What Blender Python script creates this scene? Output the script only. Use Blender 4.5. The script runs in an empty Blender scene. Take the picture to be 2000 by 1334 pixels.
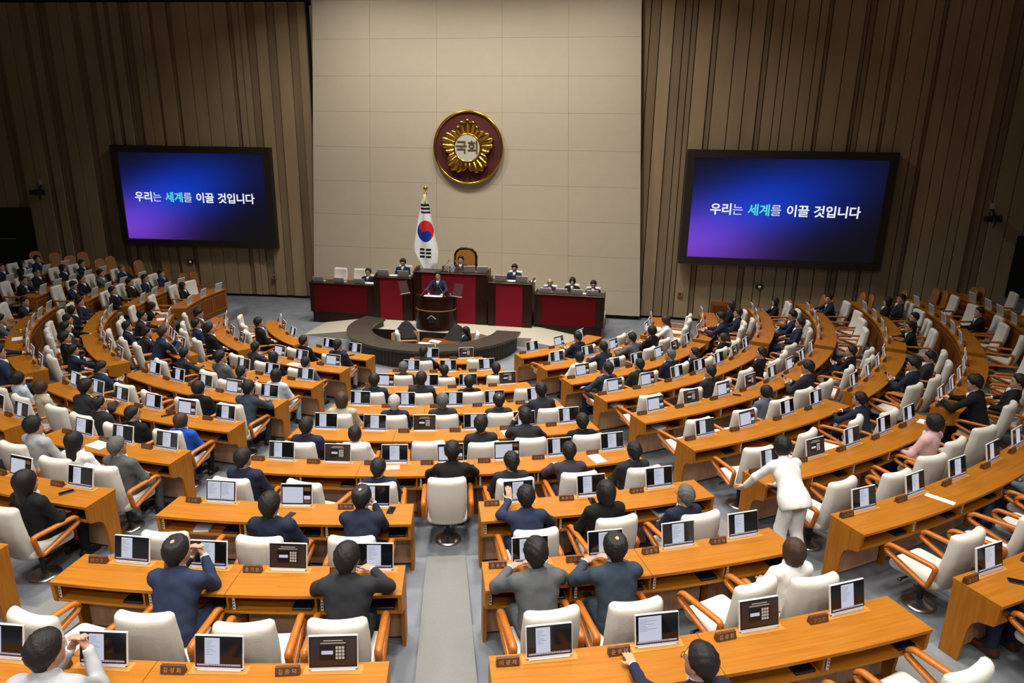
import bpy, math, random
import numpy as np
from mathutils import Matrix, Vector
random.seed(7)
SC = bpy.context.scene
COL = SC.collection
PI = math.pi
R_ = math.radians

# ------------------------------------------------------------------ camera
cam_d = bpy.data.cameras.new('camera')
cam_d.sensor_width = 36.0
cam_d.lens = 1314.3 / 2000 * 36
cam_d.clip_end = 200
cam = bpy.data.objects.new('camera', cam_d)
COL.objects.link(cam)
PIT, ROL = R_(16.01), R_(0.97)
CAM = np.array([2.057, -20.039, 5.587])
_d = np.array([0, math.cos(PIT), -math.sin(PIT)])
_r0 = np.array([1.0, 0, 0]); _u0 = np.array([0, math.sin(PIT), math.cos(PIT)])
_r = math.cos(ROL) * _r0 + math.sin(ROL) * _u0
_u = -math.sin(ROL) * _r0 + math.cos(ROL) * _u0
cam.matrix_world = Matrix(((_r[0], _u[0], -_d[0], CAM[0]), (_r[1], _u[1], -_d[1], CAM[1]), (_r[2], _u[2], -_d[2], CAM[2]), (0, 0, 0, 1)))
SC.camera = cam

# ------------------------------------------------------------------ world, lamps, exposure
w = bpy.data.worlds.new('world'); SC.world = w; w.use_nodes = True
w.node_tree.nodes['Background'].inputs[0].default_value = (1.0, 0.86, 0.7, 1)
w.node_tree.nodes['Background'].inputs[1].default_value = 0.05
SC.view_settings.view_transform = 'Standard'
SC.view_settings.look = 'None'
SC.view_settings.gamma = 1.0
SC.view_settings.use_curve_mapping = False
SC.view_settings.exposure = 0.0
LAMP_POS = [(1.0 + x, y) for y in (-3.5, -8.0, -12.5, -17.0, -21.5, -26.0) for x in (-5.4, -1.8, 1.8, 5.4)]
CEIL_Z = 12.2
def lamp(x, y, power, size=0.9, spread=100):
    l = bpy.data.lights.new('ceiling_lamp', 'AREA'); l.shape = 'DISK'; l.size = size; l.energy = power
    l.color = (1.0, 0.955, 0.89); l.spread = R_(spread)
    o = bpy.data.objects.new('ceiling_lamp', l); COL.objects.link(o)
    o.location = (x, y, CEIL_Z - 0.12)
    return o
for (x, y) in LAMP_POS:
    lamp(x, y, 146 if abs(x - 1.0) < 3 else 80, spread=92) if y > -20 else lamp(x, y, 195, spread=150)
FRONT_LAMPS = [(-3.2, 0.2), (0.4, -0.6), (4.0, -1.2)]
for (x, y) in FRONT_LAMPS:
    lamp(x, y, 270, spread=135)

# ------------------------------------------------------------------ materials
MATS = {}
def mat(name, col, rough=0.5, metal=0.0, noise=0.0, nscale=20.0, emit=0.0, spec=0.5, bump=0.0, stretch=(1, 1, 1), coat=0.0):
    m = bpy.data.materials.new(name); m.use_nodes = True
    nt = m.node_tree; b = nt.nodes['Principled BSDF']
    b.inputs['Base Color'].default_value = (*col, 1); b.inputs['Roughness'].default_value = rough
    b.inputs['Metallic'].default_value = metal; b.inputs['Specular IOR Level'].default_value = spec
    b.inputs['Coat Weight'].default_value = coat
    if emit:
        b.inputs['Emission Color'].default_value = (*col, 1); b.inputs['Emission Strength'].default_value = emit; b.inputs['Base Color'].default_value = (*[c * 0.03 for c in col], 1)
    if noise or bump:
        tc = nt.nodes.new('ShaderNodeNewGeometry'); mp = nt.nodes.new('ShaderNodeMapping'); mp.inputs['Scale'].default_value = stretch
        nz = nt.nodes.new('ShaderNodeTexNoise'); nz.inputs['Scale'].default_value = nscale; nz.inputs['Detail'].default_value = 4
        nt.links.new(tc.outputs['Position'], mp.inputs[0]); nt.links.new(mp.outputs[0], nz.inputs['Vector'])
        if noise:
            mx = nt.nodes.new('ShaderNodeMix'); mx.data_type = 'RGBA'
            mx.inputs[6].default_value = (*[c * (1 - noise) for c in col], 1); mx.inputs[7].default_value = (*[min(1, c * (1 + noise)) for c in col], 1)
            nt.links.new(nz.outputs['Fac'], mx.inputs[0]); nt.links.new(mx.outputs[2], b.inputs['Base Color'])
        if bump:
            bp = nt.nodes.new('ShaderNodeBump'); bp.inputs['Strength'].default_value = bump; bp.inputs['Distance'].default_value = 0.01
            nt.links.new(nz.outputs['Fac'], bp.inputs['Height']); nt.links.new(bp.outputs[0], b.inputs['Normal'])
    MATS[name] = m
    return m
def wood(name, c0, c1, rough=0.32, polar=True, spec=0.5):
    """grain that runs along the curve of the desks (radius / angle coordinates around the seating centre)"""
    m = bpy.data.materials.new(name); m.use_nodes = True
    nt = m.node_tree; b = nt.nodes['Principled BSDF']; b.inputs['Roughness'].default_value = rough; b.inputs['Specular IOR Level'].default_value = spec
    N = nt.nodes.new; L = nt.links.new
    g = N('ShaderNodeNewGeometry'); s = N('ShaderNodeSeparateXYZ'); L(g.outputs['Position'], s.inputs[0])
    cb = N('ShaderNodeCombineXYZ')
    if polar:
        ln = N('ShaderNodeVectorMath'); ln.operation = 'LENGTH'; c2 = N('ShaderNodeCombineXYZ'); L(s.outputs[0], c2.inputs[0]); L(s.outputs[1], c2.inputs[1]); L(c2.outputs[0], ln.inputs[0])
        at = N('ShaderNodeMath'); at.operation = 'ARCTAN2'; L(s.outputs[0], at.inputs[0]); L(s.outputs[1], at.inputs[1])
        mr = N('ShaderNodeMath'); mr.operation = 'MULTIPLY'; L(ln.outputs['Value'], mr.inputs[0]); mr.inputs[1].default_value = 38
        ma = N('ShaderNodeMath'); ma.operation = 'MULTIPLY'; L(at.outputs[0], ma.inputs[0]); ma.inputs[1].default_value = 22
        mz = N('ShaderNodeMath'); mz.operation = 'MULTIPLY'; L(s.outputs[2], mz.inputs[0]); mz.inputs[1].default_value = 2.5
        L(mr.outputs[0], cb.inputs[0]); L(ma.outputs[0], cb.inputs[1]); L(mz.outputs[0], cb.inputs[2])
    else:
        for i, k in enumerate((45, 45, 2.0)):
            q = N('ShaderNodeMath'); q.operation = 'MULTIPLY'; L(s.outputs[i], q.inputs[0]); q.inputs[1].default_value = k; L(q.outputs[0], cb.inputs[i])
    nz = N('ShaderNodeTexNoise'); nz.inputs['Scale'].default_value = 1.0; nz.inputs['Detail'].default_value = 5; nz.inputs['Roughness'].default_value = 0.6
    L(cb.outputs[0], nz.inputs['Vector'])
    mx = N('ShaderNodeMix'); mx.data_type = 'RGBA'; mx.inputs[6].default_value = (*c0, 1); mx.inputs[7].default_value = (*c1, 1)
    rp = N('ShaderNodeMapRange'); rp.inputs[1].default_value = 0.3; rp.inputs[2].default_value = 0.7
    L(nz.outputs['Fac'], rp.inputs[0]); L(rp.outputs[0], mx.inputs[0]); L(mx.outputs[2], b.inputs['Base Color'])
    MATS[name] = m
    return m
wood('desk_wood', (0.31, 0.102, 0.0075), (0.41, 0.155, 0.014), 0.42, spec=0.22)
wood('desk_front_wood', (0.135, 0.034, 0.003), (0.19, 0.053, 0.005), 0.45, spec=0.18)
wood('inset_wood', (0.50, 0.20, 0.035), (0.58, 0.25, 0.055), 0.5, spec=0.2)
wood('arm_wood', (0.36, 0.10, 0.012), (0.50, 0.155, 0.02), 0.25, polar=False, spec=0.4)
wood('panel_wood', (0.52, 0.29, 0.17), (0.64, 0.38, 0.24), 0.55, polar=False, spec=0.2)
wood('dark_wood', (0.016, 0.005, 0.003), (0.032, 0.010, 0.005), 0.3, polar=False, spec=0.25)
wood('plate_wood', (0.075, 0.026, 0.010), (0.12, 0.045, 0.018), 0.35, polar=False)
mat('trim_gold', (0.33, 0.15, 0.04), 0.4)
mat('cream', (0.68, 0.65, 0.585), 0.75, noise=0.05, nscale=60, bump=0.15, spec=0.25)
mat('black_plastic', (0.012, 0.012, 0.013), 0.4)
mat('black_cloth', (0.008, 0.008, 0.009), 0.9)
mat('chrome', (0.55, 0.55, 0.55), 0.28, 1.0)
mat('silver', (0.55, 0.55, 0.56), 0.4, 0.4)
mat('white_plastic', (0.70, 0.70, 0.70), 0.35)
mat('yellow_plastic', (0.75, 0.55, 0.03), 0.5)
mat('screen_black', (0.006, 0.006, 0.008), 0.08)
mat('page_white', (0.80, 0.84, 1.0), 0.3, emit=0.62)
mat('page_text', (0.45, 0.47, 0.58), 0.3, emit=0.45)
mat('taskbar', (0.72, 0.66, 0.86), 0.3, emit=0.5)
mat('icon', (0.25, 0.2, 0.55), 0.3, emit=0.5)
mat('login_brown', (0.09, 0.045, 0.035), 0.2, emit=0.35)
mat('login_dark', (0.03, 0.016, 0.014), 0.2, emit=0.3)
mat('key_beige', (0.75, 0.62, 0.5), 0.3, emit=0.6)
mat('panel_orange', (0.35, 0.16, 0.05), 0.3, emit=0.4)
mat('carpet', (0.185, 0.195, 0.215), 0.95, noise=0.34, nscale=3.0, bump=0.3, spec=0.1)
mat('carpet_ramp', (0.19, 0.19, 0.182), 0.95, noise=0.2, nscale=90.0, bump=0.4, spec=0.1)
mat('stage_carpet', (0.40, 0.365, 0.29), 0.95, noise=0.1, nscale=30, spec=0.1)
mat('stone', (0.56, 0.48, 0.36), 0.7, noise=0.045, nscale=4.0, bump=0.05, spec=0.3)
mat('stone_joint', (0.50, 0.43, 0.32), 0.8)
mat('wall_board', (0.39, 0.285, 0.168), 0.75, noise=0.3, nscale=1.3, stretch=(1.2, 1.2, 0.35), spec=0.25)
mat('wall_board_dark', (0.265, 0.19, 0.112), 0.75, noise=0.3, nscale=1.3, stretch=(1.2, 1.2, 0.35), spec=0.25)
mat('wall_gap', (0.03, 0.02, 0.013), 0.9)
mat('wall_top', (0.05, 0.032, 0.02), 0.8)
mat('red_cloth', (0.205, 0.010, 0.022), 0.9, noise=0.12, nscale=25, spec=0.1)
mat('red_cloth_dark', (0.115, 0.004, 0.008), 0.9, noise=0.12, nscale=25, spec=0.1)
mat('granite', (0.052, 0.043, 0.033), 0.25, noise=0.35, nscale=160)
mat('ring_wood', (0.022, 0.016, 0.011), 0.5, noise=0.3, nscale=50, stretch=(1, 1, 0.05))
mat('gold', (0.72, 0.44, 0.07), 0.22, 1.0)
mat('emblem_red', (0.085, 0.012, 0.012), 0.6)
mat('emblem_white', (0.62, 0.57, 0.48), 0.6)
mat('emblem_letter', (0.12, 0.085, 0.03), 0.5)
mat('brown_leather', (0.42, 0.17, 0.03), 0.4, noise=0.15, nscale=12)
mat('tan_chair', (0.30, 0.155, 0.05), 0.5)
mat('flag_white', (0.78, 0.78, 0.78), 0.8, spec=0.2)
mat('flag_red', (0.62, 0.02, 0.03), 0.8, spec=0.2)
mat('flag_blue', (0.01, 0.03, 0.30), 0.8, spec=0.2)
mat('flag_black', (0.01, 0.01, 0.01), 0.8, spec=0.2)
mat('paper', (0.85, 0.85, 0.85), 0.7)
mat('letter_glow', (0.9, 0.9, 0.88), 0.5, emit=0.25)  # white sign lettering and marks; their brightness is put in as glow, not lit
mat('letter_tan', (0.42, 0.29, 0.17), 0.5)
mat('skin', (0.50, 0.285, 0.19), 0.55, spec=0.3)
mat('lip', (0.33, 0.13, 0.10), 0.5)
mat('eye_dark', (0.015, 0.01, 0.008), 0.3)
mat('ceiling_paint', (0.2, 0.16, 0.12), 0.9)
mat('lamp_disc', (1.0, 0.93, 0.83), 0.5, emit=3.0)
mat('screen_frame', (0.022, 0.013, 0.010), 0.55)
mat('screen_letter', (0.92, 0.95, 1.0), 0.4, emit=0.9)
mat('screen_cyan', (0.10, 0.85, 0.90), 0.4, emit=0.8)
mat('door_dark', (0.006, 0.005, 0.005), 0.7)
mat('glass_tint', (0.10, 0.05, 0.05), 0.1)
MATS['glass_tint'].node_tree.nodes['Principled BSDF'].inputs['Alpha'].default_value = 0.55
CLOTH = dict(navy=(0.016, 0.021, 0.042), navy2=(0.022, 0.032, 0.066), charcoal=(0.024, 0.025, 0.029), black=(0.010, 0.010, 0.011), grey=(0.095, 0.10, 0.105), steel=(0.032, 0.046, 0.066),
             lightgrey=(0.36, 0.37, 0.385), white=(0.78, 0.77, 0.74), beige=(0.42, 0.36, 0.26), blue=(0.014, 0.075, 0.42), paleblue=(0.42, 0.50, 0.58), pink=(0.66, 0.42, 0.43), denim=(0.10, 0.13, 0.17),
             green=(0.020, 0.028, 0.018), plum=(0.045, 0.034, 0.048), khaki=(0.45, 0.40, 0.30), jeans=(0.09, 0.115, 0.15), shirt=(0.72, 0.74, 0.78), tie_blue=(0.05, 0.10, 0.22), tie_red=(0.12, 0.03, 0.04), tie_green=(0.18, 0.42, 0.22), tie_grey=(0.08, 0.08, 0.09), sky=(0.25, 0.40, 0.60))
for k, c in CLOTH.items(): mat('cloth_' + k, c, 0.85, noise=0.14, nscale=14, spec=0.2, bump=0.55)
HAIR = dict(black=(0.010, 0.008, 0.007), grey=(0.10, 0.095, 0.09), white=(0.40, 0.385, 0.36), brown=(0.045, 0.022, 0.012))
for k, c in HAIR.items(): mat('hair_' + k, c, 0.58, noise=0.45, nscale=150, bump=0.5, stretch=(1, 1, 0.25), spec=0.35)
mat('leather_black', (0.012, 0.010, 0.009), 0.3)
mat('leather_brown', (0.09, 0.028, 0.012), 0.28)
mat('phone_black', (0.008, 0.008, 0.01), 0.12)
mat('book_blue', (0.02, 0.16, 0.33), 0.5)
mat('book_grey', (0.40, 0.44, 0.48), 0.5)

# ------------------------------------------------------------------ mesh helpers
class MB:
    def __init__(s): s.v = []; s.f = []; s.m = []
    def add(s, vs, fs, mi=0):
        o = len(s.v); s.v += [tuple(p) for p in vs]; s.f += [tuple(i + o for i in f) for f in fs]; s.m += [mi] * len(fs); return s
    def box(s, x0, x1, y0, y1, z0, z1, mi=0, M=None):
        vs = [(x, y, z) for z in (z0, z1) for (x, y) in ((x0, y0), (x1, y0), (x1, y1), (x0, y1))]
        if M is not None: vs = [tuple(M @ Vector(p)) for p in vs]
        return s.add(vs, [(3, 2, 1, 0), (4, 5, 6, 7), (0, 1, 5, 4), (1, 2, 6, 5), (2, 3, 7, 6), (3, 0, 4, 7)], mi)
    def bbox(s, x0, x1, y0, y1, z0, z1, b, mi=0, M=None):
        """box with its four upright edges and top edges chamfered by b"""
        ring = [(x0 + b, y0), (x1 - b, y0), (x1, y0 + b), (x1, y1 - b), (x1 - b, y1), (x0 + b, y1), (x0, y1 - b), (x0, y0 + b)]
        cx, cy = (x0 + x1) / 2, (y0 + y1) / 2
        ins = [(cx + (x - cx) * max(0, 1 - 2 * b / abs(x1 - x0)), cy + (y - cy) * max(0, 1 - 2 * b / abs(y1 - y0))) for x, y in ring]
        vs = [(x, y, z0) for x, y in ring] + [(x, y, z1 - b) for x, y in ring] + [(x, y, z1) for x, y in ins]
        if M is not None: vs = [tuple(M @ Vector(p)) for p in vs]
        n = 8; fs = [tuple(range(n - 1, -1, -1)), tuple(range(2 * n, 3 * n))]
        for k in range(2):
            for i in range(n): j = (i + 1) % n; fs.append((k * n + i, k * n + j, (k + 1) * n + j, (k + 1) * n + i))
        return s.add(vs, fs, mi)
    def prism(s, poly, z0, z1, mi=0, fn=None):
        n = len(poly); vs = [(x, y, z0) for x, y in poly] + [(x, y, z1) for x, y in poly]
        if fn: vs = [fn(*p) for p in vs]
        fs = [tuple(range(n - 1, -1, -1)), tuple(range(n, 2 * n))] + [(i, (i + 1) % n, n + (i + 1) % n, n + i) for i in range(n)]
        return s.add(vs, fs, mi)
    def lathe(s, prof, n=20, mi=0, c=(0, 0, 0)):
        vs = []; fs = []
        for (r, z) in prof: vs += [(c[0] + r * math.cos(2 * PI * i / n), c[1] + r * math.sin(2 * PI * i / n), c[2] + z) for i in range(n)]
        for k in range(len(prof) - 1):
            for i in range(n): j = (i + 1) % n; fs.append((k * n + i, k * n + j, (k + 1) * n + j, (k + 1) * n + i))
        fs.append(tuple(range(n - 1, -1, -1))); fs.append(tuple((len(prof) - 1) * n + i for i in range(n)))
        return s.add(vs, fs, mi)
    def tube(s, pts, r, n=8, mi=0, closed=False):
        P = [np.array(p, float) for p in pts]; L = len(P); vs = []; fs = []
        rr = r if isinstance(r, (list, tuple)) else [r] * L
        prev = None
        for i in range(L):
            if closed: t = P[(i + 1) % L] - P[i - 1]
            else: t = P[min(i + 1, L - 1)] - P[max(i - 1, 0)]
            t = t / (np.linalg.norm(t) + 1e-9)
            a = prev if prev is not None else (np.array([0, 0, 1.0]) if abs(t[2]) < 0.9 else np.array([1.0, 0, 0]))
            a = a - t * (a @ t); a /= np.linalg.norm(a) + 1e-9; prev = a; b = np.cross(t, a)
            vs += [tuple(P[i] + rr[i] * (math.cos(2 * PI * k / n) * a + math.sin(2 * PI * k / n) * b)) for k in range(n)]
        for i in range(L if closed else L - 1):
            i2 = (i + 1) % L
            for k in range(n): k2 = (k + 1) % n; fs.append((i * n + k, i * n + k2, i2 * n + k2, i2 * n + k))
        if not closed: fs.append(tuple(range(n - 1, -1, -1))); fs.append(tuple((L - 1) * n + k for k in range(n)))
        return s.add(vs, fs, mi)
    def sphere(s, c, r, n=10, mi=0):
        r = r if isinstance(r, (tuple, list)) else (r, r, r); vs = []; fs = []; m = n // 2 + 1
        for i in range(m + 1):
            ph = PI * i / m; q = max(math.sin(ph), 0.001)
            vs += [(c[0] + r[0] * q * math.cos(2 * PI * k / n), c[1] + r[1] * q * math.sin(2 * PI * k / n), c[2] - r[2] * math.cos(ph)) for k in range(n)]
        for i in range(m):
            for k in range(n): k2 = (k + 1) % n; fs.append((i * n + k, i * n + k2, (i + 1) * n + k2, (i + 1) * n + k))
        return s.add(vs, fs, mi)
    def polar(s, a0, a1, r0, r1, z0, z1, n=None, mi=0, z0b=None, z1b=None):
        """slab between two radii and two angles (degrees); z?b: heights at the outer radius"""
        n = n or max(2, int(abs(a1 - a0) * R_(1) * r1 / 0.28) + 1)
        z0b = z0 if z0b is None else z0b; z1b = z1 if z1b is None else z1b
        vs = []
        for i in range(n + 1):
            a = R_(a0 + (a1 - a0) * i / n)
            for (r, z) in ((r0, z0), (r1, z0b), (r1, z1b), (r0, z1)): vs.append((r * math.sin(a), -r * math.cos(a), z))
        fs = [(0, 1, 2, 3), tuple(4 * n + k for k in (3, 2, 1, 0))]
        for i in range(n):
            for k in range(4): k2 = (k + 1) % 4; fs.append((4 * i + k2, 4 * i + k, 4 * i + 4 + k, 4 * i + 4 + k2))
        return s.add(vs, fs, mi)
    def mesh(s, name, mats, smooth=False, org=(0, 0, 0)):
        m = bpy.data.meshes.new(name)
        ox, oy, oz = org
        m.from_pydata([(x - ox, y - oy, z - oz) for x, y, z in s.v], [], s.f)
        for k in (mats if isinstance(mats, (list, tuple)) else [mats]): m.materials.append(MATS[k])
        if any(s.m): m.polygons.foreach_set('material_index', s.m)
        if smooth: m.polygons.foreach_set('use_smooth', [True] * len(m.polygons))
        m.update()
        return m
def link(name, data, parent=None, loc=None, rz=None, kind=None):
    o = bpy.data.objects.new(name, data); COL.objects.link(o)
    if parent is not None: o.parent = parent
    if loc is not None: o.location = loc
    if rz is not None: o.rotation_euler = (0, 0, rz)
    if kind: o['kind'] = kind
    return o
def thing(name, label, cat, loc=(0, 0, 0), rz=0, group=None):
    o = link(name, None, None, loc, rz); o.empty_display_size = 0.1
    return tag(o, label, cat, group)
def tag(o, label, cat, group=None):
    o['label'] = label; o['category'] = cat
    if group: o['group'] = group
    return o
def setmat(o, key, i=0):
    sl = o.material_slots[i]; sl.link = 'OBJECT'; sl.material = MATS[key]
    return o
def pol(a, r, z=0.0): return (r * math.sin(R_(a)), -r * math.cos(R_(a)), z)
# picture point -> ray, used only to read real positions off the photograph
def ray(x, y): return ((x - 1000) / 1314.3) * _r - ((y - 667) / 1314.3) * _u + _d
def atz(x, y, z): D = ray(x, y); return CAM + (z - CAM[2]) / D[2] * D
def text_mesh(body, size, mats, offset=0.0, extrude=0.0, align='CENTER', shear=0.0, space=1.0):
    c = bpy.data.curves.new('lettering', 'FONT'); c.body = body; c.size = size; c.align_x = align; c.align_y = 'CENTER'
    c.offset = offset; c.extrude = extrude; c.resolution_u = 2; c.shear = shear; c.space_character = space
    o = bpy.data.objects.new('lettering', c); COL.objects.link(o)
    dg = bpy.context.evaluated_depsgraph_get(); m = bpy.data.meshes.new_from_object(o.evaluated_get(dg))
    COL.objects.unlink(o); bpy.data.objects.remove(o); bpy.data.curves.remove(c)
    m.materials.clear(); m.materials.append(MATS[mats])
    return m
ORD = ['zeroth', 'first', 'second', 'third', 'fourth', 'fifth', 'sixth', 'seventh', 'eighth', 'ninth', 'tenth', 'eleventh', 'twelfth']
R1, DR, ST = 4.81, 1.406, 0.1506
def Rrow(k): return R1 + DR * (k - 1)
def Zrow(k): return ST * (k - 1)
O_RAD = {3: 7.46, 4: 8.62, 5: 9.92, 6: 11.15, 7: 12.4}
# ================================================================== THE SETTING
def struct(name, mb, mats, smooth=False):
    o = link(name, mb.mesh(name, mats, smooth)); o['kind'] = 'structure'; return o
# front floor, then terraces that rise 15 cm from row to row around the seating centre
RC = (-0.2, -0.92); RO, RI, RZ = 2.5, 1.86, 0.52
mb = MB(); mb.polar(0, 360, RI + 0.05, 30, -0.6, 0.0, n=96); mb.v = [(x + RC[0], y + RC[1], z) for x, y, z in mb.v]
floor = struct('floor', mb, 'carpet'); floor['label'] = 'blue-grey carpeted floor of the chamber'
ROW_EDGE = 0.13
mb = MB(); mb.lathe([(RI + 0.06, -0.62), (RI + 0.06, -0.45)], 48, c=(RC[0], RC[1], 0)); struct('floor_pit', mb, 'wall_gap')
for k in range(2, 12):
    mb = MB(); mb.polar(-76, 101 - (k < 4) * 12, Rrow(k) - ROW_EDGE, Rrow(k + 1) - ROW_EDGE if k < 11 else 24, -0.02, Zrow(k), n=120)
    link('floor_terrace', mb.mesh('floor_terrace', 'carpet'), floor)
OR = [O_RAD[k] for k in range(3, 8)]
for i, k in enumerate(range(3, 8)):
    r1 = OR[i + 1] - 0.15 if i < 4 else 24
    mb = MB(); mb.polar(-108, -76, OR[i] - 0.15, r1, -0.02, Zrow(k) + (0.001 if i else 0.0), n=24)
    link('floor_terrace', mb.mesh('floor_terrace', 'carpet'), floor)
# carpeted ramps in the aisles, bounded by the desk ends of either side
END_L = {1: -15.0, 2: -14.1, 3: -13.0, 4: -12.4, 5: -12.0, 6: -11.5, 7: -11.3, 8: -11.1, 9: -10.9, 10: -10.8}
END_M0 = {1: -4.3, 2: -5.7, 3: -6.2, 4: -6.8, 5: -6.9, 6: -6.9, 7: -7.7, 8: -7.8, 9: -7.6, 10: -7.6}
END_M1 = {1: 16.4, 2: 17.6, 3: 18.3, 4: 18.6, 5: 18.7, 6: 18.6, 7: 19.3, 8: 19.2, 9: 19.4, 10: 19.4}
END_R = {1: 26.5, 2: 25.3, 3: 24.1, 4: 23.7, 5: 23.0, 6: 22.5, 7: 22.5, 8: 22.4, 9: 22.2, 10: 22.2}
def ramp(a_of, b_of, k0, k1, name='floor_ramp'):
    for k in range(k0, k1):
        vs = []; r0, r1 = Rrow(k) - ROW_EDGE, Rrow(k + 1) - ROW_EDGE
        mb = MB(); n = 3
        for (r, z, kk) in ((r0, Zrow(k), k), (r1, Zrow(k + 1), k + 1)):
            for i in range(n + 1):
                a = a_of(kk) + (b_of(kk) - a_of(kk)) * i / n; vs.append(pol(a, r, z + 0.012))
            for i in range(n + 1):
                a = a_of(kk) + (b_of(kk) - a_of(kk)) * i / n; vs.append(pol(a, r, z - 0.16))
        q = 2 * (n + 1); fs = []
        for i in range(n):
            fs += [(i, q + i, q + i + 1, i + 1)]
        fs += [(0, n + 1, q + n + 1, q), (n, q + n, q + 2 * n + 1, 2 * n + 1)]
        mb.add(vs, fs)
        link(name, mb.mesh(name, 'carpet_ramp'), floor)
ramp(lambda k: END_L[k] + 0.5, lambda k: END_M0[k] - 0.5, 1, 10)
ramp(lambda k: END_M1[k] + 0.5, lambda k: END_R[k] - 0.5, 1, 10)
ramp(lambda k: 4.75, lambda k: 6.75, 7, 10)
# stone end wall: a slab of panels, a little narrower at the top
PH = R_(-9.3); E1 = np.array([math.cos(PH), math.sin(PH)]); E2 = np.array([-math.sin(PH), math.cos(PH)]); O0 = np.array([0.57, 3.26])
def PQ(p, q, z=0.0):
    v = O0 + p * E1 + q * E2; return (float(v[0]), float(v[1]), z)
def pq_of(x, y): v = np.array([x, y]) - O0; return float(v @ E1), float(v @ E2)
def hit_q(px, py, q):
    """picture point -> point on the upright plane at depth q of the podium frame"""
    D = ray(px, py); t = (q - (CAM[:2] - O0) @ E2) / (D[:2] @ E2); return CAM + t * D
def hw(z): return 5.92 - 0.062 * z
STONE_TOP = 12.0
mb = MB()
vs = [PQ(s * hw(z), q, z) for q in (0.03, 0.5) for (s, z) in ((-1, 0.14), (1, 0.14), (1, STONE_TOP), (-1, STONE_TOP))]
mb.add(vs, [(0, 1, 2, 3), (7, 6, 5, 4), (0, 4, 5, 1), (1, 5, 6, 2), (2, 6, 7, 3), (3, 7, 4, 0)])
stone = struct('wall_front', mb, 'stone_joint'); stone['label'] = 'pale stone wall slab behind the rostrum'
pc = [-1, -0.63, -0.21, 0.19, 0.585, 1]; zc = [0.14, 0.98, 2.12, 3.27, 4.41, 5.55, 6.70, 7.82, 8.95, 10.1, 11.2, STONE_TOP]
for i in range(5):
    for j in range(11):
        g = 0.003; z0, z1 = zc[j] + g, zc[j + 1] - g; d = random.uniform(0, 0.002)
        e0 = g / 5.9; a, b = pc[i] + (e0 if i else 0), pc[i + 1] - (e0 if i < 4 else 0)
        vs = [PQ(s * hw(z), q, z) for q in (-d, 0.03) for (s, z) in ((a, z0), (b, z0), (b, z1), (a, z1))]
        mb = MB(); mb.add(vs, [(0, 1, 2, 3), (0, 4, 5, 1), (1, 5, 6, 2), (2, 6, 7, 3), (3, 7, 4, 0)])
        link('stone_panel', mb.mesh('stone_panel', 'stone'), stone)
mb = MB(); mb.prism([PQ(-5.75, 0.1)[:2], PQ(5.75, 0.1)[:2], PQ(5.75, 0.45)[:2], PQ(-5.75, 0.45)[:2]], 0.0, 0.139)
struct('baseboard_front', mb, 'wall_gap')
# board walls on both sides of the stone
def board_wall(name, A, B, label, S0, more):
    A = np.array(A); B = np.array(B); L = np.linalg.norm(B - A); e = (B - A) / L; n = np.array([-e[1], e[0]])   # n points away from the hall
    if n[1] < 0: n = -n
    W = lambda s, d, z: (float((A + s * e + d * n)[0]), float((A + s * e + d * n)[1]), z)
    L += more
    mb = MB(); vs = [W(s, d, z) for d in (0.0, 0.3) for (s, z) in ((S0, 0), (L, 0), (L, 10.25), (S0, 10.25))]
    mb.add(vs, [(0, 1, 2, 3), (7, 6, 5, 4), (0, 4, 5, 1), (1, 5, 6, 2), (2, 6, 7, 3), (3, 7, 4, 0)])
    wl = struct(name, mb, 'wall_gap'); wl['label'] = label
    s = S0
    rnd = random.Random(len(name))
    while s < L - 0.1:
        wd = rnd.choice([0.17, 0.24, 0.34, 0.42, 0.48, 0.52]); dark = rnd.random() < 0.27 or wd < 0.2
        if dark: wd = rnd.choice([0.12, 0.17, 0.22, 0.3])
        s1 = min(s + wd, L); d = -0.05 if dark else -0.085 - rnd.random() * 0.03
        g = 0.014
        vs = [W(q, dd, z) for dd in (d, 0.0) for (q, z) in ((s + g, 0.1), (s1 - g, 0.1), (s1 - g, 10.2), (s + g, 10.2))]
        mb = MB(); mb.add(vs, [(0, 1, 2, 3), (0, 4, 5, 1), (1, 5, 6, 2), (2, 6, 7, 3), (3, 7, 4, 0)])
        link('wall_board', mb.mesh('wall_board', 'wall_board_dark' if dark else 'wall_board'), wl)
        s = s1
    mb = MB(); vs = [W(s_, d_, z) for d_ in (0.25, 0.5) for (s_, z) in ((S0, 10.2), (L, 10.2), (L, CEIL_Z), (S0, CEIL_Z))]
    mb.add(vs, [(0, 1, 2, 3), (0, 4, 5, 1), (1, 5, 6, 2), (2, 6, 7, 3), (3, 7, 4, 0)])
    link('cove', mb.mesh('cove', 'wall_top'), wl)
    return W, L
WL, LL = board_wall('wall_left', (-19.2, 6.15), (-5.1, 4.88), 'brown board wall left of the stone slab', -6.0, 0.0)
WR, LR = board_wall('wall_right', (5.9, 2.86), (20.5, 0.25), 'brown board wall right of the stone slab', 0.0, 6.0)
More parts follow.
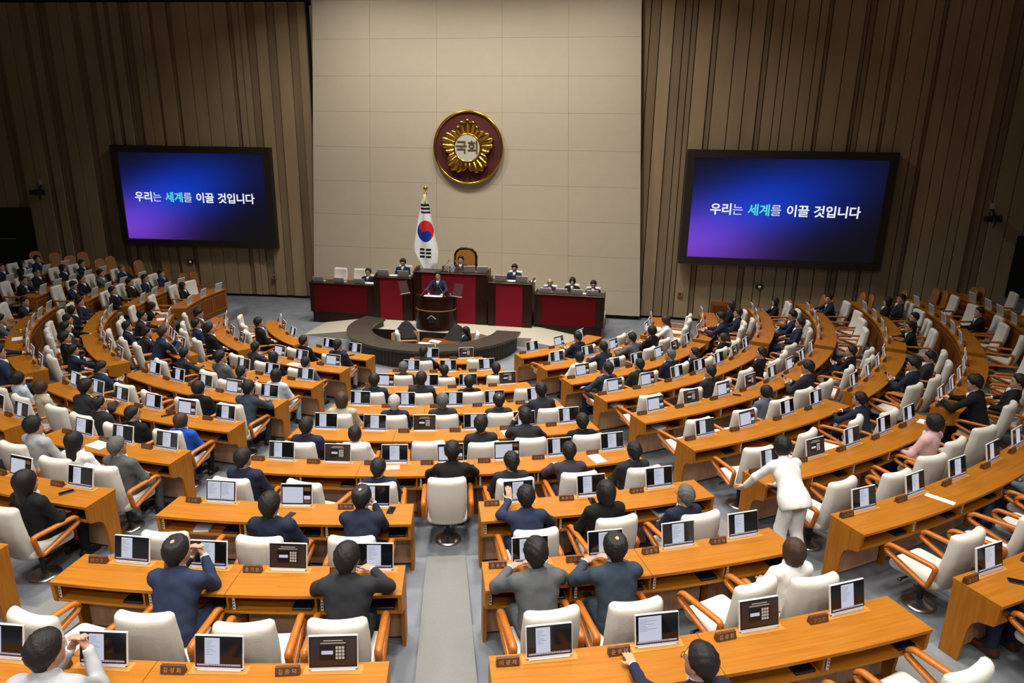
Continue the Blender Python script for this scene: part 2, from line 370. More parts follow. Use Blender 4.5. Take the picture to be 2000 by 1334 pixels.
# ceiling above the frame, with the round lamps that light the hall
mb = MB(); mb.prism([(-27, -31), (28, -31), (28, 8), (-27, 8)], CEIL_Z, CEIL_Z + 0.2); struct('ceiling', mb, 'ceiling_paint')
mbd = MB(); mbd.lathe([(0.5, -0.03), (0.5, 0.0)], 24); disc_m = mbd.mesh('lamp_disc', 'lamp_disc')
mbt = MB(); mbt.lathe([(0.52, -0.05), (0.62, -0.05), (0.62, 0.0), (0.52, 0.0)], 24); trim_m = mbt.mesh('lamp_trim', 'silver')
for i, (x, y) in enumerate(FRONT_LAMPS[:1] * 0 + LAMP_POS + FRONT_LAMPS):
    lb = 'round ceiling light, %s from the left in the %s lamp row out from the rostrum' % (ORD[i % 4 + 1], ORD[i // 4 + 1]) if i < len(LAMP_POS) else 'round ceiling light above the rostrum, %s from the left' % ORD[i - len(LAMP_POS) + 1]
    t = thing('ceiling_light', lb, 'ceiling light', (x, y, CEIL_Z), 0, 'round ceiling lights')
    link('diffuser', disc_m, t); link('trim_ring', trim_m, t)
# dark doorways at the far ends of the board walls
def doorway(name, W, s0, s1, z0, z1):
    mb = MB(); vs = [W(s, d, z) for d in (-0.16, 0.0) for (s, z) in ((s0, z0), (s1, z0), (s1, z1), (s0, z1))]
    mb.add(vs, [(0, 1, 2, 3), (0, 4, 5, 1), (1, 5, 6, 2), (2, 6, 7, 3), (3, 7, 4, 0)])
    o = struct(name, mb, 'door_dark')
    mb = MB(); P = [W(s0 + 0.35, -0.75, z0), W(s0 + 0.35, -0.75, z0 + 0.95), W(s0 + 0.75, -0.75, z0 + 1.02), W(s1 - 0.3, -0.75, z0 + 1.02)]
    if s0 > 5: P = [W(s0 + 0.25, -0.75, z0), W(s0 + 0.25, -0.75, z0 + 0.95), W(s0 + 0.45, -0.75, z0 + 1.02), W(s0 + 1.4, -0.75, z0 + 1.02), W(s0 + 1.4, -0.75, z0)]
    mb.tube(P, 0.022, 8); tag(link('handrail', mb.mesh('handrail', 'trim_gold')), 'thin brass handrail before the dark doorway at the %s wall end' % ('left' if s0 < 5 else 'right'), 'handrail')
doorway('door_1', WL, 0.6, 2.95, 1.0, 3.12)
doorway('door_2', WR, 11.75, 14.3, 1.0, 3.27)
# ------------------------------------------------------------------ emblem
def emblem():
    c = PQ(-0.06, -0.10, 5.58)
    t = thing('assembly_emblem', 'round maroon emblem with golden five-petal flower on the stone wall', 'emblem', c, PH)
    def disc(r, y0, y1, n=64):
        m = MB(); m.prism([(r * math.cos(2 * PI * i / n), r * math.sin(2 * PI * i / n)) for i in range(n)], y0, y1, fn=lambda x, y, z: (x, -z, y)); return m
    link('backing_disc', disc(1.14, -0.08, 0.0).mesh('backing_disc', 'emblem_red'), t)
    m = MB(); m.tube([(1.15 * math.cos(2 * PI * i / 64), -0.02, 1.15 * math.sin(2 * PI * i / 64)) for i in range(64)], 0.04, 8, closed=True)
    link('rim', m.mesh('rim', 'gold', True), t)
    m = MB(); NT, NR = 350, 12; vs = []; fs = []
    for i in range(NT):
        th = 2 * PI * i / NT; ph = ((th - PI / 2) / (2 * PI / 5) + 0.5) % 1.0 - 0.5    # -0.5..0.5 inside a petal
        fl = abs(math.cos(PI * ph * 5)) ** 0.55
        env = 0.93 - 0.50 * abs(ph) ** 1.1 - 0.02 * math.cos(ph * 4 * PI)
        Rm = env * (0.90 + 0.10 * fl)
        for j in range(NR + 1):
            u = j / NR; r = 0.43 + (Rm - 0.43) * math.sin(u * PI / 2) if j < NR else Rm
            hh = 0.05 + 0.13 * math.sin(min(1, u) * PI * 0.62 + 0.35) * (0.35 + 0.65 * fl)
            if j == NR: hh = 0.0
            vs.append((r * math.cos(th), -hh, r * math.sin(th)))
    for i in range(NT):
        i2 = (i + 1) % NT
        for j in range(NR): fs.append((i * (NR + 1) + j, i * (NR + 1) + j + 1, i2 * (NR + 1) + j + 1, i2 * (NR + 1) + j))
    m.add(vs, fs); link('flower_relief', m.mesh('flower_relief', 'gold', True), t)
    m = MB(); m.tube([(0.44 * math.cos(2 * PI * i / 48), -0.13, 0.44 * math.sin(2 * PI * i / 48)) for i in range(48)], 0.025, 8, closed=True)
    link('inner_ring', m.mesh('inner_ring', 'gold', True), t)
    hub = link('centre_disc', disc(0.43, 0.0, 0.14).mesh('centre_disc', 'emblem_white'), t)
    o = link('lettering', text_mesh('국회', 0.43, 'emblem_letter', offset=0.008, extrude=0.006), hub, (0, -0.15, 0.0)); o.rotation_euler = (PI / 2, 0, 0)
emblem()
# ------------------------------------------------------------------ big screens
def screen_material():
    m = bpy.data.materials.new('screen_image'); m.use_nodes = True; nt = m.node_tree; N = nt.nodes.new; L = nt.links.new
    b = nt.nodes['Principled BSDF']; b.inputs['Roughness'].default_value = 0.3; b.inputs['Base Color'].default_value = (0.004, 0.004, 0.006, 1)
    tc = N('ShaderNodeTexCoord'); s = N('ShaderNodeSeparateXYZ'); L(tc.outputs['Generated'], s.inputs[0])
    def mth(op, a, b_=None):
        q = N('ShaderNodeMath'); q.operation = op
        for i, v in enumerate((a, b_)):
            if v is None: continue
            if isinstance(v, (int, float)): q.inputs[i].default_value = v
            else: L(v, q.inputs[i])
        return q.outputs[0]
    U, V = s.outputs[0], s.outputs[2]
    def blob(cx, cy, sx, sy, ang):
        du, dv = mth('SUBTRACT', U, cx), mth('MULTIPLY', mth('SUBTRACT', V, cy), 0.5625); c, sn = math.cos(ang), math.sin(ang)
        a = mth('DIVIDE', mth('ADD', mth('MULTIPLY', du, c), mth('MULTIPLY', dv, sn)), sx); e = mth('DIVIDE', mth('SUBTRACT', mth('MULTIPLY', dv, c), mth('MULTIPLY', du, sn)), sy)
        return mth('POWER', 2.71828, mth('MULTIPLY', mth('ADD', mth('POWER', mth('ABSOLUTE', a), 2.0), mth('POWER', mth('ABSOLUTE', e), 2.0)), -1.0))
    bl = blob(0.34, 0.52, 0.40, 0.165, R_(16)); pu = blob(-0.02, 0.12, 0.34, 0.17, R_(0))
    def comp(base, cb, cp):
        return mth('ADD', mth('ADD', mth('MULTIPLY', bl, cb), mth('MULTIPLY', pu, cp)), base)
    cc = N('ShaderNodeCombineColor')
    L(comp(0.0035, 0.0, 0.16), cc.inputs[0]); L(comp(0.0035, 0.035, 0.035), cc.inputs[1]); L(comp(0.006, 0.50, 0.45), cc.inputs[2])
    L(cc.outputs[0], b.inputs['Emission Color']); b.inputs['Emission Strength'].default_value = 1.0
    MATS['screen_image'] = m
screen_material()
def big_screen(A, B, z0, z1, label):
    A = np.array(A); B = np.array(B); W_ = float(np.linalg.norm(B - A)); ang = math.atan2((B - A)[1], (B - A)[0])
    t = thing('video_screen', label, 'screen', ((A[0] + B[0]) / 2, (A[1] + B[1]) / 2, z0), ang, 'large video screens on the board walls')
    H = z1 - z0; h = W_ / 2; fr = 0.24
    m = MB(); m.box(-h, h, 0.04, 0.34, 0, H); link('housing', m.mesh('housing', 'screen_frame'), t)
    for (x0, x1, za, zb) in ((-h, h, H - fr, H), (-h, h, 0, fr), (-h, -h + fr, fr + 0.002, H - fr - 0.002), (h - fr, h, fr + 0.002, H - fr - 0.002)):
        m = MB(); m.box(x0, x1, -0.03, 0.038, za, zb); link('frame_bar', m.mesh('frame_bar', 'screen_frame'), t)
    m = MB(); x0, x1, za, zb = -h + fr + 0.003, h - fr - 0.003, fr + 0.003, H - fr - 0.003
    m.add([(x0, 0.02, za), (x1, 0.02, za), (x1, 0.021, zb), (x0, 0.021, zb)], [(0, 1, 2, 3)]); d = link('display', m.mesh('display', 'screen_image'), t)
    # lettering: heavy and light syllables, one word in cyan
    parts = [('우리', 'screen_letter', 0.008), ('는', 'screen_letter', -0.002), (' ', None, 0), ('세계', 'screen_cyan', 0.008), ('를', 'screen_letter', -0.002), (' ', None, 0), ('이끌', 'screen_letter', 0.008), (' ', None, 0), ('것입니다', 'screen_letter', 0.008)]
    sz = 0.385; adv = {1: 0.342, 0: 0.14}; tot = sum(len(p) * adv[1] if mt else adv[0] for p, mt, o in parts); x = -tot / 2 - 0.02
    for p, mt, off in parts:
        if not mt: x += adv[0]; continue
        tm = text_mesh(p, sz, mt, offset=off, extrude=0.002, align='LEFT', space=0.965)
        o = link('lettering', tm, d, (x, 0.008, H * 0.49)); o.rotation_euler = (PI / 2, 0, 0); x += len(p) * adv[1]
big_screen((-12.58, 5.17), (-6.65, 4.69), 1.88, 5.48, 'large blue video screen on the board wall left of the stone slab')
big_screen((7.5, 2.0), (13.66, 1.08), 2.035, 5.655, 'large blue video screen on the board wall right of the stone slab')
# small fittings on the board walls
def wall_fit(name, W, s, z, label, cat, w_, h_, matn, inner=None):
    c = W(s, -0.13, z); t = thing(name, label, cat, c, math.atan2(W(1, 0, 0)[1] - W(0, 0, 0)[1], W(1, 0, 0)[0] - W(0, 0, 0)[0]))
    m = MB(); m.bbox(-w_ / 2, w_ / 2, -0.03, 0.03, -h_ / 2, h_ / 2, 0.006); link('plate', m.mesh('plate', matn), t)
    if inner: m = MB(); m.box(-w_ * 0.18, w_ * 0.2, -0.036, -0.031, -h_ * 0.25, h_ * 0.28); link('indicator', m.mesh('indicator', inner), t)
wall_fit('exit_sign', WL, 9.1, 1.27, 'small dark sign with white mark below the left screen', 'sign', 0.22, 0.13, 'black_plastic', 'letter_glow')
wall_fit('exit_sign', WR, 4.42, 1.31, 'small dark sign with white mark below the right screen', 'sign', 0.22, 0.13, 'black_plastic', 'letter_glow')
wall_fit('junction_box', WL, 12.35, 0.8, 'small brown wall box near the stone slab, left board wall', 'wall box', 0.18, 0.16, 'tan_chair', 'plate_wood')
wall_fit('junction_box', WR, 1.88, 0.92, 'small brown wall box near the stone slab, right board wall', 'wall box', 0.18, 0.16, 'tan_chair', 'plate_wood')
def wall_camera(W, s, z, label):
    c = W(s, -0.1, z); t = thing('surveillance_camera', label, 'camera', c)
    m = MB(); m.box(-0.05, 0.05, -0.05, 0.05, 0.25, 0.42); link('mount', m.mesh('mount', 'silver'), t)
    m = MB(); m.tube([(0, -0.02, 0.25), (0, -0.12, 0.1), (0, -0.2, 0.05)], 0.03, 8); link('bracket', m.mesh('bracket', 'black_plastic'), t)
    m = MB(); m.bbox(-0.13, 0.16, -0.34, -0.1, -0.12, 0.08, 0.03); link('camera_body', m.mesh('camera_body', 'black_plastic'), t)
    m = MB(); m.tube([(-0.13, -0.22, -0.02), (-0.3, -0.26, -0.03)], [0.075, 0.085], 12); link('lens', m.mesh('lens', 'black_plastic'), t)
    m = MB(); m.tube([(0.05, -0.2, -0.12), (0.02, -0.22, -0.25), (0.0, -0.2, -0.3)], 0.02, 6); link('cable', m.mesh('cable', 'black_plastic'), t)
wall_camera(WL, 3.55, 3.75, 'black camera bracketed to the left board wall above the doorway')
wall_camera(WR, 10.9, 3.8, 'black camera bracketed to the right board wall beyond the screen')
# ================================================================== ROSTRUM
mb = MB()   # stage and its side ramps
mb.prism([PQ(-2.55, -4.05)[:2], PQ(2.75, -4.05)[:2], PQ(2.75, -0.1)[:2], PQ(-2.55, -0.1)[:2]], 0.001, 0.28)
for s, p0, p1 in ((-1, -2.55, -4.25), (1, 2.75, 4.3)):
    q0, q1 = (-4.40, -2.5)
    vs = [PQ(p0, q0, 0.28), PQ(p1, q0 + 0.15, 0.012), PQ(p1, q1, 0.012), PQ(p0, q1, 0.28), PQ(p0, q0, 0.0), PQ(p1, q0 + 0.15, 0.0), PQ(p1, q1, 0.0), PQ(p0, q1, 0.0)]
    fs = [(0, 1, 2, 3), (0, 4, 5, 1), (1, 5, 6, 2), (2, 6, 7, 3), (3, 7, 4, 0)]
    mb.add(vs, fs if s > 0 else [tuple(reversed(f)) for f in fs])
stage = struct('floor_stage', mb, 'stage_carpet'); stage['label'] = 'low beige carpeted stage with ramps before the rostrum'
def rostrum(name, p0, p1, qf, zb, zt, label, red, plinth=0.0, cloth='red_cloth', cheek=0.10):
    depth = 0.62; pm = (p0 + p1) / 2; t = thing(name, label, 'desk', PQ(pm, qf, zb), PH); h = (p1 - p0) / 2; H = zt - zb
    # frame of dark wood: two side stiles, top, kick plinth, back panels
    link_ = lambda n, f, mt: link(n, f.mesh(n, mt), t)
    sx0, sx1 = red[0], red[1]
    m = MB(); m.bbox(-h, -h + sx0, 0, 0.05, plinth, H - 0.03, 0.006); link_('stile', m, 'dark_wood')
    m = MB(); m.bbox(h - sx1, h, 0, 0.05, plinth, H - 0.03, 0.006); link_('stile', m, 'dark_wood')
    m = MB(); m.box(-h + sx0 + 0.002, h - sx1 - 0.002, 0.012, 0.05, plinth + 0.015, H - 0.03); link_('cloth_panel', m, cloth)
    m = MB(); m.bbox(-h - 0.012, h + 0.012, -0.02, depth, H - 0.03, H, 0.008); link_('worktop', m, 'dark_wood')
    for sg in (-1, 1):
        x0 = -h if sg < 0 else h - 0.04
        m = MB(); m.prism([(0.052, plinth), (depth, plinth), (depth, H + cheek), (0.30, H + cheek), (0.04, H + 0.012), (0.04, H), (0.052, H - 0.03)], x0, x0 + 0.04, fn=lambda y, z, x: (x, y, z))
        link_('side_cheek', m, 'dark_wood')
    if plinth:
        m = MB(); m.box(-h + 0.05, h - 0.05, 0.06, depth - 0.02, 0.0, plinth); link_('plinth', m, 'dark_wood')
    m = MB(); m.box(-h + 0.045, h - 0.045, 0.051, 0.07, plinth, H - 0.031); link_('inner_panel', m, 'dark_wood')
    return t
rostrum('rostrum_desk', -1.17, 1.17, -2.86, 0.28, 1.87, 'tallest rostrum desk with crimson cloth front behind the lectern', (0.26, 0.36))
rostrum('rostrum_desk', -2.46, -1.21, -2.9, 0.28, 1.65, 'crimson-fronted rostrum desk just left of the tallest one', (0.19, 0.33))
rostrum('rostrum_desk', 1.21, 2.58, -2.9, 0.28, 1.65, 'crimson-fronted rostrum desk just right of the tallest one', (0.24, 0.30))
rostrum('rostrum_desk', -4.72, -2.5, -2.72, 0.0, 1.33, 'long low dark-red rostrum desk at the left end', (0.16, 0.26), 0.36, 'red_cloth_dark', 0.03)
rostrum('rostrum_desk', 2.62, 4.76, -2.72, 0.0, 1.33, 'long low dark-red rostrum desk at the right end', (0.22, 0.26), 0.36, 'red_cloth_dark', 0.03)
# seats' platform behind the desks
mb = MB()
for (p0, p1, z) in ((-4.72, -2.48, 0.32), (-2.48, -1.2, 0.62), (-1.2, 1.2, 0.86), (1.2, 2.6, 0.62), (2.6, 4.76, 0.32)):
    vs = [PQ(p, q)[:2] for (p, q) in ((p0, -2.2), (p1, -2.2), (p1, -0.15), (p0, -0.15))]
    m = MB(); m.prism(vs, 0.0, z); struct('floor_platform', m, 'stage_carpet')
# grey laptops on the rostrum
mb = MB(); mb.bbox(-0.19, 0.19, -0.006, 0.006, 0.0, 0.245, 0.004); lap_lid = mb.mesh('lid', 'silver')
mb = MB(); mb.bbox(-0.18, 0.18, 0.0, 0.24, 0.0, 0.016, 0.005); lap_base = mb.mesh('keyboard_base', 'silver')
mb = MB(); mb.add([(-0.17, 0.0075, 0.02), (0.17, 0.0075, 0.02), (0.17, 0.0075, 0.23), (-0.17, 0.0075, 0.23)], [(3, 2, 1, 0)]); lap_disp = mb.mesh('display', 'screen_black')
def laptop(p, q, z, label, tilt=-16, rz=PH, loc=None, turn=0, hs=1.0):
    t = thing('laptop', label, 'laptop', loc if loc is not None else PQ(p, q, z), rz + R_(turn))
    o = link('lid', lap_lid, t, (0, 0, 0.014)); o.rotation_euler = (R_(-tilt), 0, 0); o.scale = (0.95, 1, hs); d = link('display', lap_disp, o)
    link('keyboard_base', lap_base, t)
    return t
for (px, py, q, z, lb, tn) in ((644, 551, -2.52, 1.33, 'grey laptop at the outer end of the low left rostrum desk', 0), (662 + 2, 553, -2.52, 1.33, None, 0)):
    pass
def q_at(px, py, q): v = hit_q(px, py, q); return pq_of(v[0], v[1])[0]
for (px, q, z, lb) in ((623, -2.55, 1.33, 'grey laptop at the outer end of the low left rostrum desk'), (663, -2.55, 1.33, 'middle grey laptop on the low left rostrum desk'), (703, -2.55, 1.33, 'inner grey laptop on the low left rostrum desk'),
                       (750, -2.7, 1.65, 'grey laptop farther from the flag on the upper left rostrum desk'), (789, -2.7, 1.65, 'grey laptop nearer the flag on the upper left rostrum desk'),
                       (978, -2.7, 1.65, 'pale laptop beside papers on the upper right rostrum desk'), (1019, -2.7, 1.65, 'grey laptop before the seated clerk, upper right rostrum desk'),
                       (1066, -2.55, 1.33, 'grey laptop before the bald person, low right rostrum desk'), (1097, -2.55, 1.33, 'second grey laptop from the centre, low right rostrum desk'), (1127, -2.55, 1.33, 'third grey laptop from the centre, low right rostrum desk'), (1157, -2.55, 1.33, 'outermost grey laptop on the low right rostrum desk')):
    laptop(q_at(px, 565, q), q, z + 0.001, lb, hs=0.66 if z < 1.5 else 0.82)
for (px, tn, lb) in ((917, 10, 'slanted grey laptop nearer the chairperson on the tallest desk'), (942, 16, 'slanted grey laptop at the right end of the tallest desk')):
    laptop(q_at(px, 530, -2.62), -2.62, 1.871, lb, turn=tn, hs=0.85)
# sheets of paper on the rostrum
def sheet(loc, rz, label, sx=0.15, sy=0.21, cat='paper', thick=0.004, matn='paper', name='paper_sheet'):
    m = MB(); m.box(-sx / 2, sx / 2, -sy / 2, sy / 2, 0, thick); return tag(link(name, m.mesh(name, matn), None, loc, rz), label, cat)
sheet(PQ(q_at(767, 545, -2.6), -2.55, 1.652), PH, 'white papers between the two laptops, upper left rostrum desk', 0.26, 0.2, thick=0.01)
sheet(PQ(q_at(999, 555, -2.6), -2.55, 1.652), PH, 'white papers between the two laptops, upper right rostrum desk', 0.22, 0.2, thick=0.012)
sheet(PQ(q_at(1041, 555, -2.6), -2.5, 1.652), PH, 'white papers at the outer end of the upper right rostrum desk', 0.14, 0.2, thick=0.03)
sheet(PQ(q_at(722, 556, -2.5), -2.42, 1.332), PH, 'white papers before the clerk at the low left rostrum desk', 0.3, 0.2, thick=0.01)
sheet(PQ(q_at(1140, 571, -2.5), -2.38, 1.332), PH, 'white papers between laptops on the low right rostrum desk', 0.3, 0.18, thick=0.01)
# chairperson's sign and microphones
t = thing('name_sign', 'dark wooden sign with white lettering on the tallest rostrum desk', 'sign', PQ(q_at(878, 527, -2.75), -2.75, 1.871), PH)
m = MB(); m.prism([(-0.0, 0), (0.16, 0), (0.03, 0.19)], -0.25, 0.25, fn=lambda y, z, x: (x, y, z)); link('sign_body', m.mesh('sign_body', 'plate_wood'), t)
o = link('lettering', text_mesh('의장', 0.2, 'letter_glow', offset=0.006, extrude=0.004), t, (0, 0.008, 0.093)); o.rotation_euler = (R_(81), 0, 0)
def microphone(base, tip, label):
    t = thing('microphone', label, 'microphone', base); b = np.array(base); e = np.array(tip) - b
    m = MB(); m.lathe([(0.04, 0), (0.04, 0.015), (0.015, 0.03)], 12); link('foot', m.mesh('foot', 'black_plastic'), t)
    m = MB(); m.tube([(0, 0, 0.03), tuple(e * 0.5 + np.array([0, 0, 0.02])), tuple(e)], 0.006, 6); link('gooseneck', m.mesh('gooseneck', 'black_plastic'), t)
    m = MB(); m.tube([tuple(e * 0.97), tuple(e * 1.06)], 0.017, 8); link('capsule', m.mesh('capsule', 'black_plastic'), t)
microphone(PQ(q_at(862, 527, -2.7), -2.7, 1.871), PQ(q_at(875, 505, -2.55), -2.5, 2.18), 'gooseneck microphone left of the sign on the tallest desk')
microphone(PQ(q_at(905, 532, -2.7), -2.68, 1.871), PQ(q_at(888, 506, -2.5), -2.45, 2.17), 'gooseneck microphone before the chairperson on the tallest desk')
# ornate chair of the chairperson
def ornate_chair(loc, rz):
    t = thing('ornate_armchair', 'high-backed brown leather armchair with carved dark frame behind the tallest desk', 'chair', loc, rz)
    def outline(sc, n=40):
        P = []
        for i in range(n):
            a = 2 * PI * i / n; x, z = math.cos(a), math.sin(a); w_ = 0.36 * (1 + 0.06 * z)
            P.append((math.copysign(abs(x) ** 0.55, x) * w_ * sc, math.copysign(abs(z) ** 0.55, z) * 0.40 * sc + (0.05 * max(0, 1 - (x / 0.6) ** 2) if z > 0.5 else 0)))
        return P
    m = MB(); m.prism(outline(0.9), -0.06, 0.05, fn=lambda x, z, y: (x, y, z + 0.82)); link('backrest', m.mesh('backrest', 'brown_leather'), t, (0, -0.27, 0))
    m = MB(); m.tube([(x, 0, z + 0.82) for x, z in outline(1.0)], [0.035 + 0.012 * (k % 3 == 0) for k in range(40)], 8, closed=True); link('carved_frame', m.mesh('carved_frame', 'dark_wood', True), t, (0, -0.27, 0))
    m = MB(); m.sphere((0, 0, 1.27), (0.09, 0.03, 0.05), 10); link('crest', m.mesh('crest', 'dark_wood', True), t, (0, -0.27, 0))
    m = MB(); m.bbox(-0.31, 0.31, -0.27, 0.28, 0.34, 0.47, 0.04); link('seat', m.mesh('seat', 'brown_leather'), t)
    for sx in (-1, 1):
        m = MB(); m.tube([(sx * 0.33, -0.25, 0.66), (sx * 0.34, 0.1, 0.66), (sx * 0.33, 0.2, 0.6), (sx * 0.32, 0.2, 0.36)], 0.03, 8); link('armrest', m.mesh('armrest', 'dark_wood', True), t)
        for sy in (-0.25, 0.24): m = MB(); m.tube([(sx * 0.28, sy, 0.35), (sx * 0.29, sy, 0.0)], [0.035, 0.025], 8); link('leg', m.mesh('leg', 'dark_wood', True), t)
v = hit_q(903, 505, -1.75); p_ch = pq_of(v[0], v[1])[0]
ornate_chair(PQ(p_ch, -1.55, 0.86 + 0.28), PH + PI)
mb = MB(); mb.prism([PQ(p, q)[:2] for p, q in ((p_ch - 0.6, -2.15), (p_ch + 0.6, -2.15), (p_ch + 0.6, -1.1), (p_ch - 0.6, -1.1))], 0.861, 0.86 + 0.28); struct('floor_platform', mb, 'stage_carpet')
# ------------------------------------------------------------------ flag
def flag():
    q = -1.75; top = hit_q(830, 368, q); pf = pq_of(top[0], top[1])[0]; zt = float(top[2]); bot = float(hit_q(835, 528, q)[2])
    t = thing('national_flag', 'white flag with red and blue disc hanging folded from a gilt pole', 'flag', PQ(pf, q, 0.86), PH)
    zt -= 0.86; bot -= 0.86
    m = MB(); m.tube([(0, 0.06, 0), (0, 0.06, zt - 0.1)], 0.02, 10); link('pole', m.mesh('pole', 'gold', True), t)
    m = MB(); m.sphere((0, 0.06, zt), 0.075, 12); m.lathe([(0.03, -0.2), (0.045, -0.15), (0.02, -0.08)], 10, c=(0, 0.06, zt)); link('finial', m.mesh('finial', 'gold', True), t)
    m = MB(); m.lathe([(0.22, 0), (0.22, 0.04), (0.05, 0.1)], 20, c=(0, 0.06, 0)); link('foot', m.mesh('foot', 'gold', True), t)
    # cloth: half-width profile along the drop, with folds; colours laid out on the cloth itself
    H = zt - 0.18; Z0 = bot
    px_m = 1 / 61.0
    prof = [(1.0, 0.04), (0.92, 0.11), (0.80, 0.17), (0.66, 0.235), (0.53, 0.285), (0.36, 0.37), (0.25, 0.395), (0.12, 0.33), (0.0, 0.16)]   # t, half width
    cx = [(1.0, 0.02), (0.8, 0.03), (0.5, 0.03), (0.27, 0.06), (0.1, 0.12), (0.0, 0.10)]
    ip = lambda tab, u: float(np.interp(u, [a for a, _ in reversed(tab)], [b for _, b in reversed(tab)]))
    nu, nv = 84, 200; vs = []; fs = []; mi = []
    for j in range(nv + 1):
        u = j / nv
        for i in range(nu + 1):
            s_ = -1 + 2 * i / nu; hwid = ip(prof, u)
            zz = Z0 + (H - Z0) * u - (0.10 * (1 - u) ** 6) * (s_ * 0.6 - 0.2) + 0.09 * (1 - u) ** 4 * s_ * s_
            y = -0.10 - 0.05 * math.cos(s_ * 1.4) - 0.03 * math.sin(s_ * 5 + u * 2) * (0.4 + u) - 0.12 * (1 - u)
            vs.append((ip(cx, u) + s_ * hwid, y, zz))
    def colour(x, z):
        # taegeuk disc
        dx, dz = (x - cxd), (z - czd); a, b = 0.265, 0.34; X, Z = dx / a, dz / b
        if X * X + Z * Z < 1:
            th = R_(-62); c, s_ = math.cos(th), math.sin(th); U, V = X * c + Z * s_, -X * s_ + Z * c     # U along the dividing axis
            if (U - 0.5) ** 2 + V * V < 0.25: return 1 if False else 2
            if (U + 0.5) ** 2 + V * V < 0.25: return 1
            return 1 if V > 0 else 2
        for (zc0, n, w_, split) in ((zg1, 3, 0.155, 0), (zg2, 3, 0.19, 1)):
            for k in range(n):
                zz = zc0 + (k - 1) * 0.115
                if abs(z - zz) < 0.036 and abs(x - (cxd if split else cxd)) < w_:
                    if split and abs(x - cxd) < 0.022: return 0
                    return 3
        return 0
    cxd = 0.045; czd = Z0 + (H - Z0) * 0.53; zg1 = Z0 + (H - Z0) * 0.82; zg2 = Z0 + (H - Z0) * 0.245
    m = MB()
    nu2, nv2 = nu, nv
    for j in range(nv):
        for i in range(nu):
            a = j * (nu + 1) + i; ctr = np.mean([vs[a], vs[a + nu + 2]], axis=0); fs.append((a, a + 1, a + nu + 2, a + nu + 1)); mi.append(colour(ctr[0], ctr[2]))
    m.v = vs; m.f = fs; m.m = mi
    me = m.mesh('cloth', ['flag_white', 'flag_red', 'flag_blue', 'flag_black'], True)
    o = link('cloth', me, t); sd = o.modifiers.new('thickness', 'SOLIDIFY'); sd.thickness = 0.004
    m = MB(); m.tube([(0.03, -0.08, H + 0.05), (0.06, -0.17, H - 0.1), (0.05, -0.19, H - 0.3)], [0.012, 0.016, 0.03], 8); link('tassel', m.mesh('tassel', 'yellow_plastic', True), t)
flag()
# ------------------------------------------------------------------ lectern
LC = np.array([-0.27, -0.14])
def lectern():
    t = thing('lectern', 'curved dark wooden lectern with small emblem before the crimson desks', 'lectern', (float(LC[0]), float(LC[1]), 0.28), PH)
    def arc(rx, ry, n=24): return [(rx * math.sin(a), -ry * math.cos(a)) for a in [R_(-90 + 180 * i / n) for i in range(n + 1)]]
    m = MB(); m.prism(arc(0.62, 0.48) + [(0.62, 0.14), (-0.62, 0.14)], 0.0, 0.60); link('lower_body', m.mesh('lower_body', 'dark_wood'), t)
    m = MB(); m.prism(arc(0.615, 0.475) + [(0.6, 0.13), (-0.6, 0.13)], 0.60, 0.625); link('trim_band', m.mesh('trim_band', 'trim_gold'), t)
    m = MB(); m.prism(arc(0.60, 0.44) + [(0.60, 0.12), (-0.60, 0.12)], 0.625, 0.96); link('upper_body', m.mesh('upper_body', 'dark_wood'), t)
    m = MB(); m.prism(arc(0.62, 0.46) + [(0.62, 0.14), (-0.62, 0.14)], 0.96, 1.0); link('worktop', m.mesh('worktop', 'dark_wood'), t)
    m = MB(); P = arc(0.61, 0.45); m.prism(P + [(x * 0.95, y * 0.95) for x, y in reversed(P)], 1.0, 1.045); link('raised_edge', m.mesh('raised_edge', 'dark_wood'), t)
    em = MB(); em.prism([(0.13 * math.cos(a), 0.13 * math.sin(a)) for a in [R_(90 + 72 * i) for i in range(5)]], 0, 0.014, fn=lambda x, y, z: (x, -0.482 - z, 0.37 + y)); e_ = link('badge', em.mesh('badge', 'black_plastic'), t)
    m = MB(); m.tube([(-0.13, -0.5, 0.39), (0, -0.505, 0.50), (0.13, -0.5, 0.39)], 0.012, 6); link('badge_edge', m.mesh('badge_edge', 'silver'), e_)
lectern()
sheet((float(LC[0]) - 0.05, float(LC[1]) - 0.2, 1.281), PH, 'white papers on the lectern top', 0.55, 0.2, thick=0.03)
microphone((float(LC[0]) - 0.42, float(LC[1]) - 0.22, 1.281), (float(LC[0]) - 0.2, float(LC[1]) + 0.02, 1.58), 'gooseneck microphone at the left of the lectern')
microphone((float(LC[0]) + 0.3, float(LC[1]) - 0.25, 1.281), (float(LC[0]) + 0.12, float(LC[1]) + 0.02, 1.55), 'gooseneck microphone at the right of the lectern')
t = thing('water_glass', 'small glass of water at the right edge of the lectern', 'glass', (float(LC[0]) + 0.46, float(LC[1]) - 0.14, 1.281))
m = MB(); m.lathe([(0.022, 0), (0.03, 0.10), (0.028, 0.10), (0.02, 0.01)], 12); link('tumbler', m.mesh('tumbler', 'silver'), t)
m = MB(); m.lathe([(0.035, 0), (0.035, 0.004)], 12); link('coaster', m.mesh('coaster', 'paper'), t, (0, 0, -0.004))
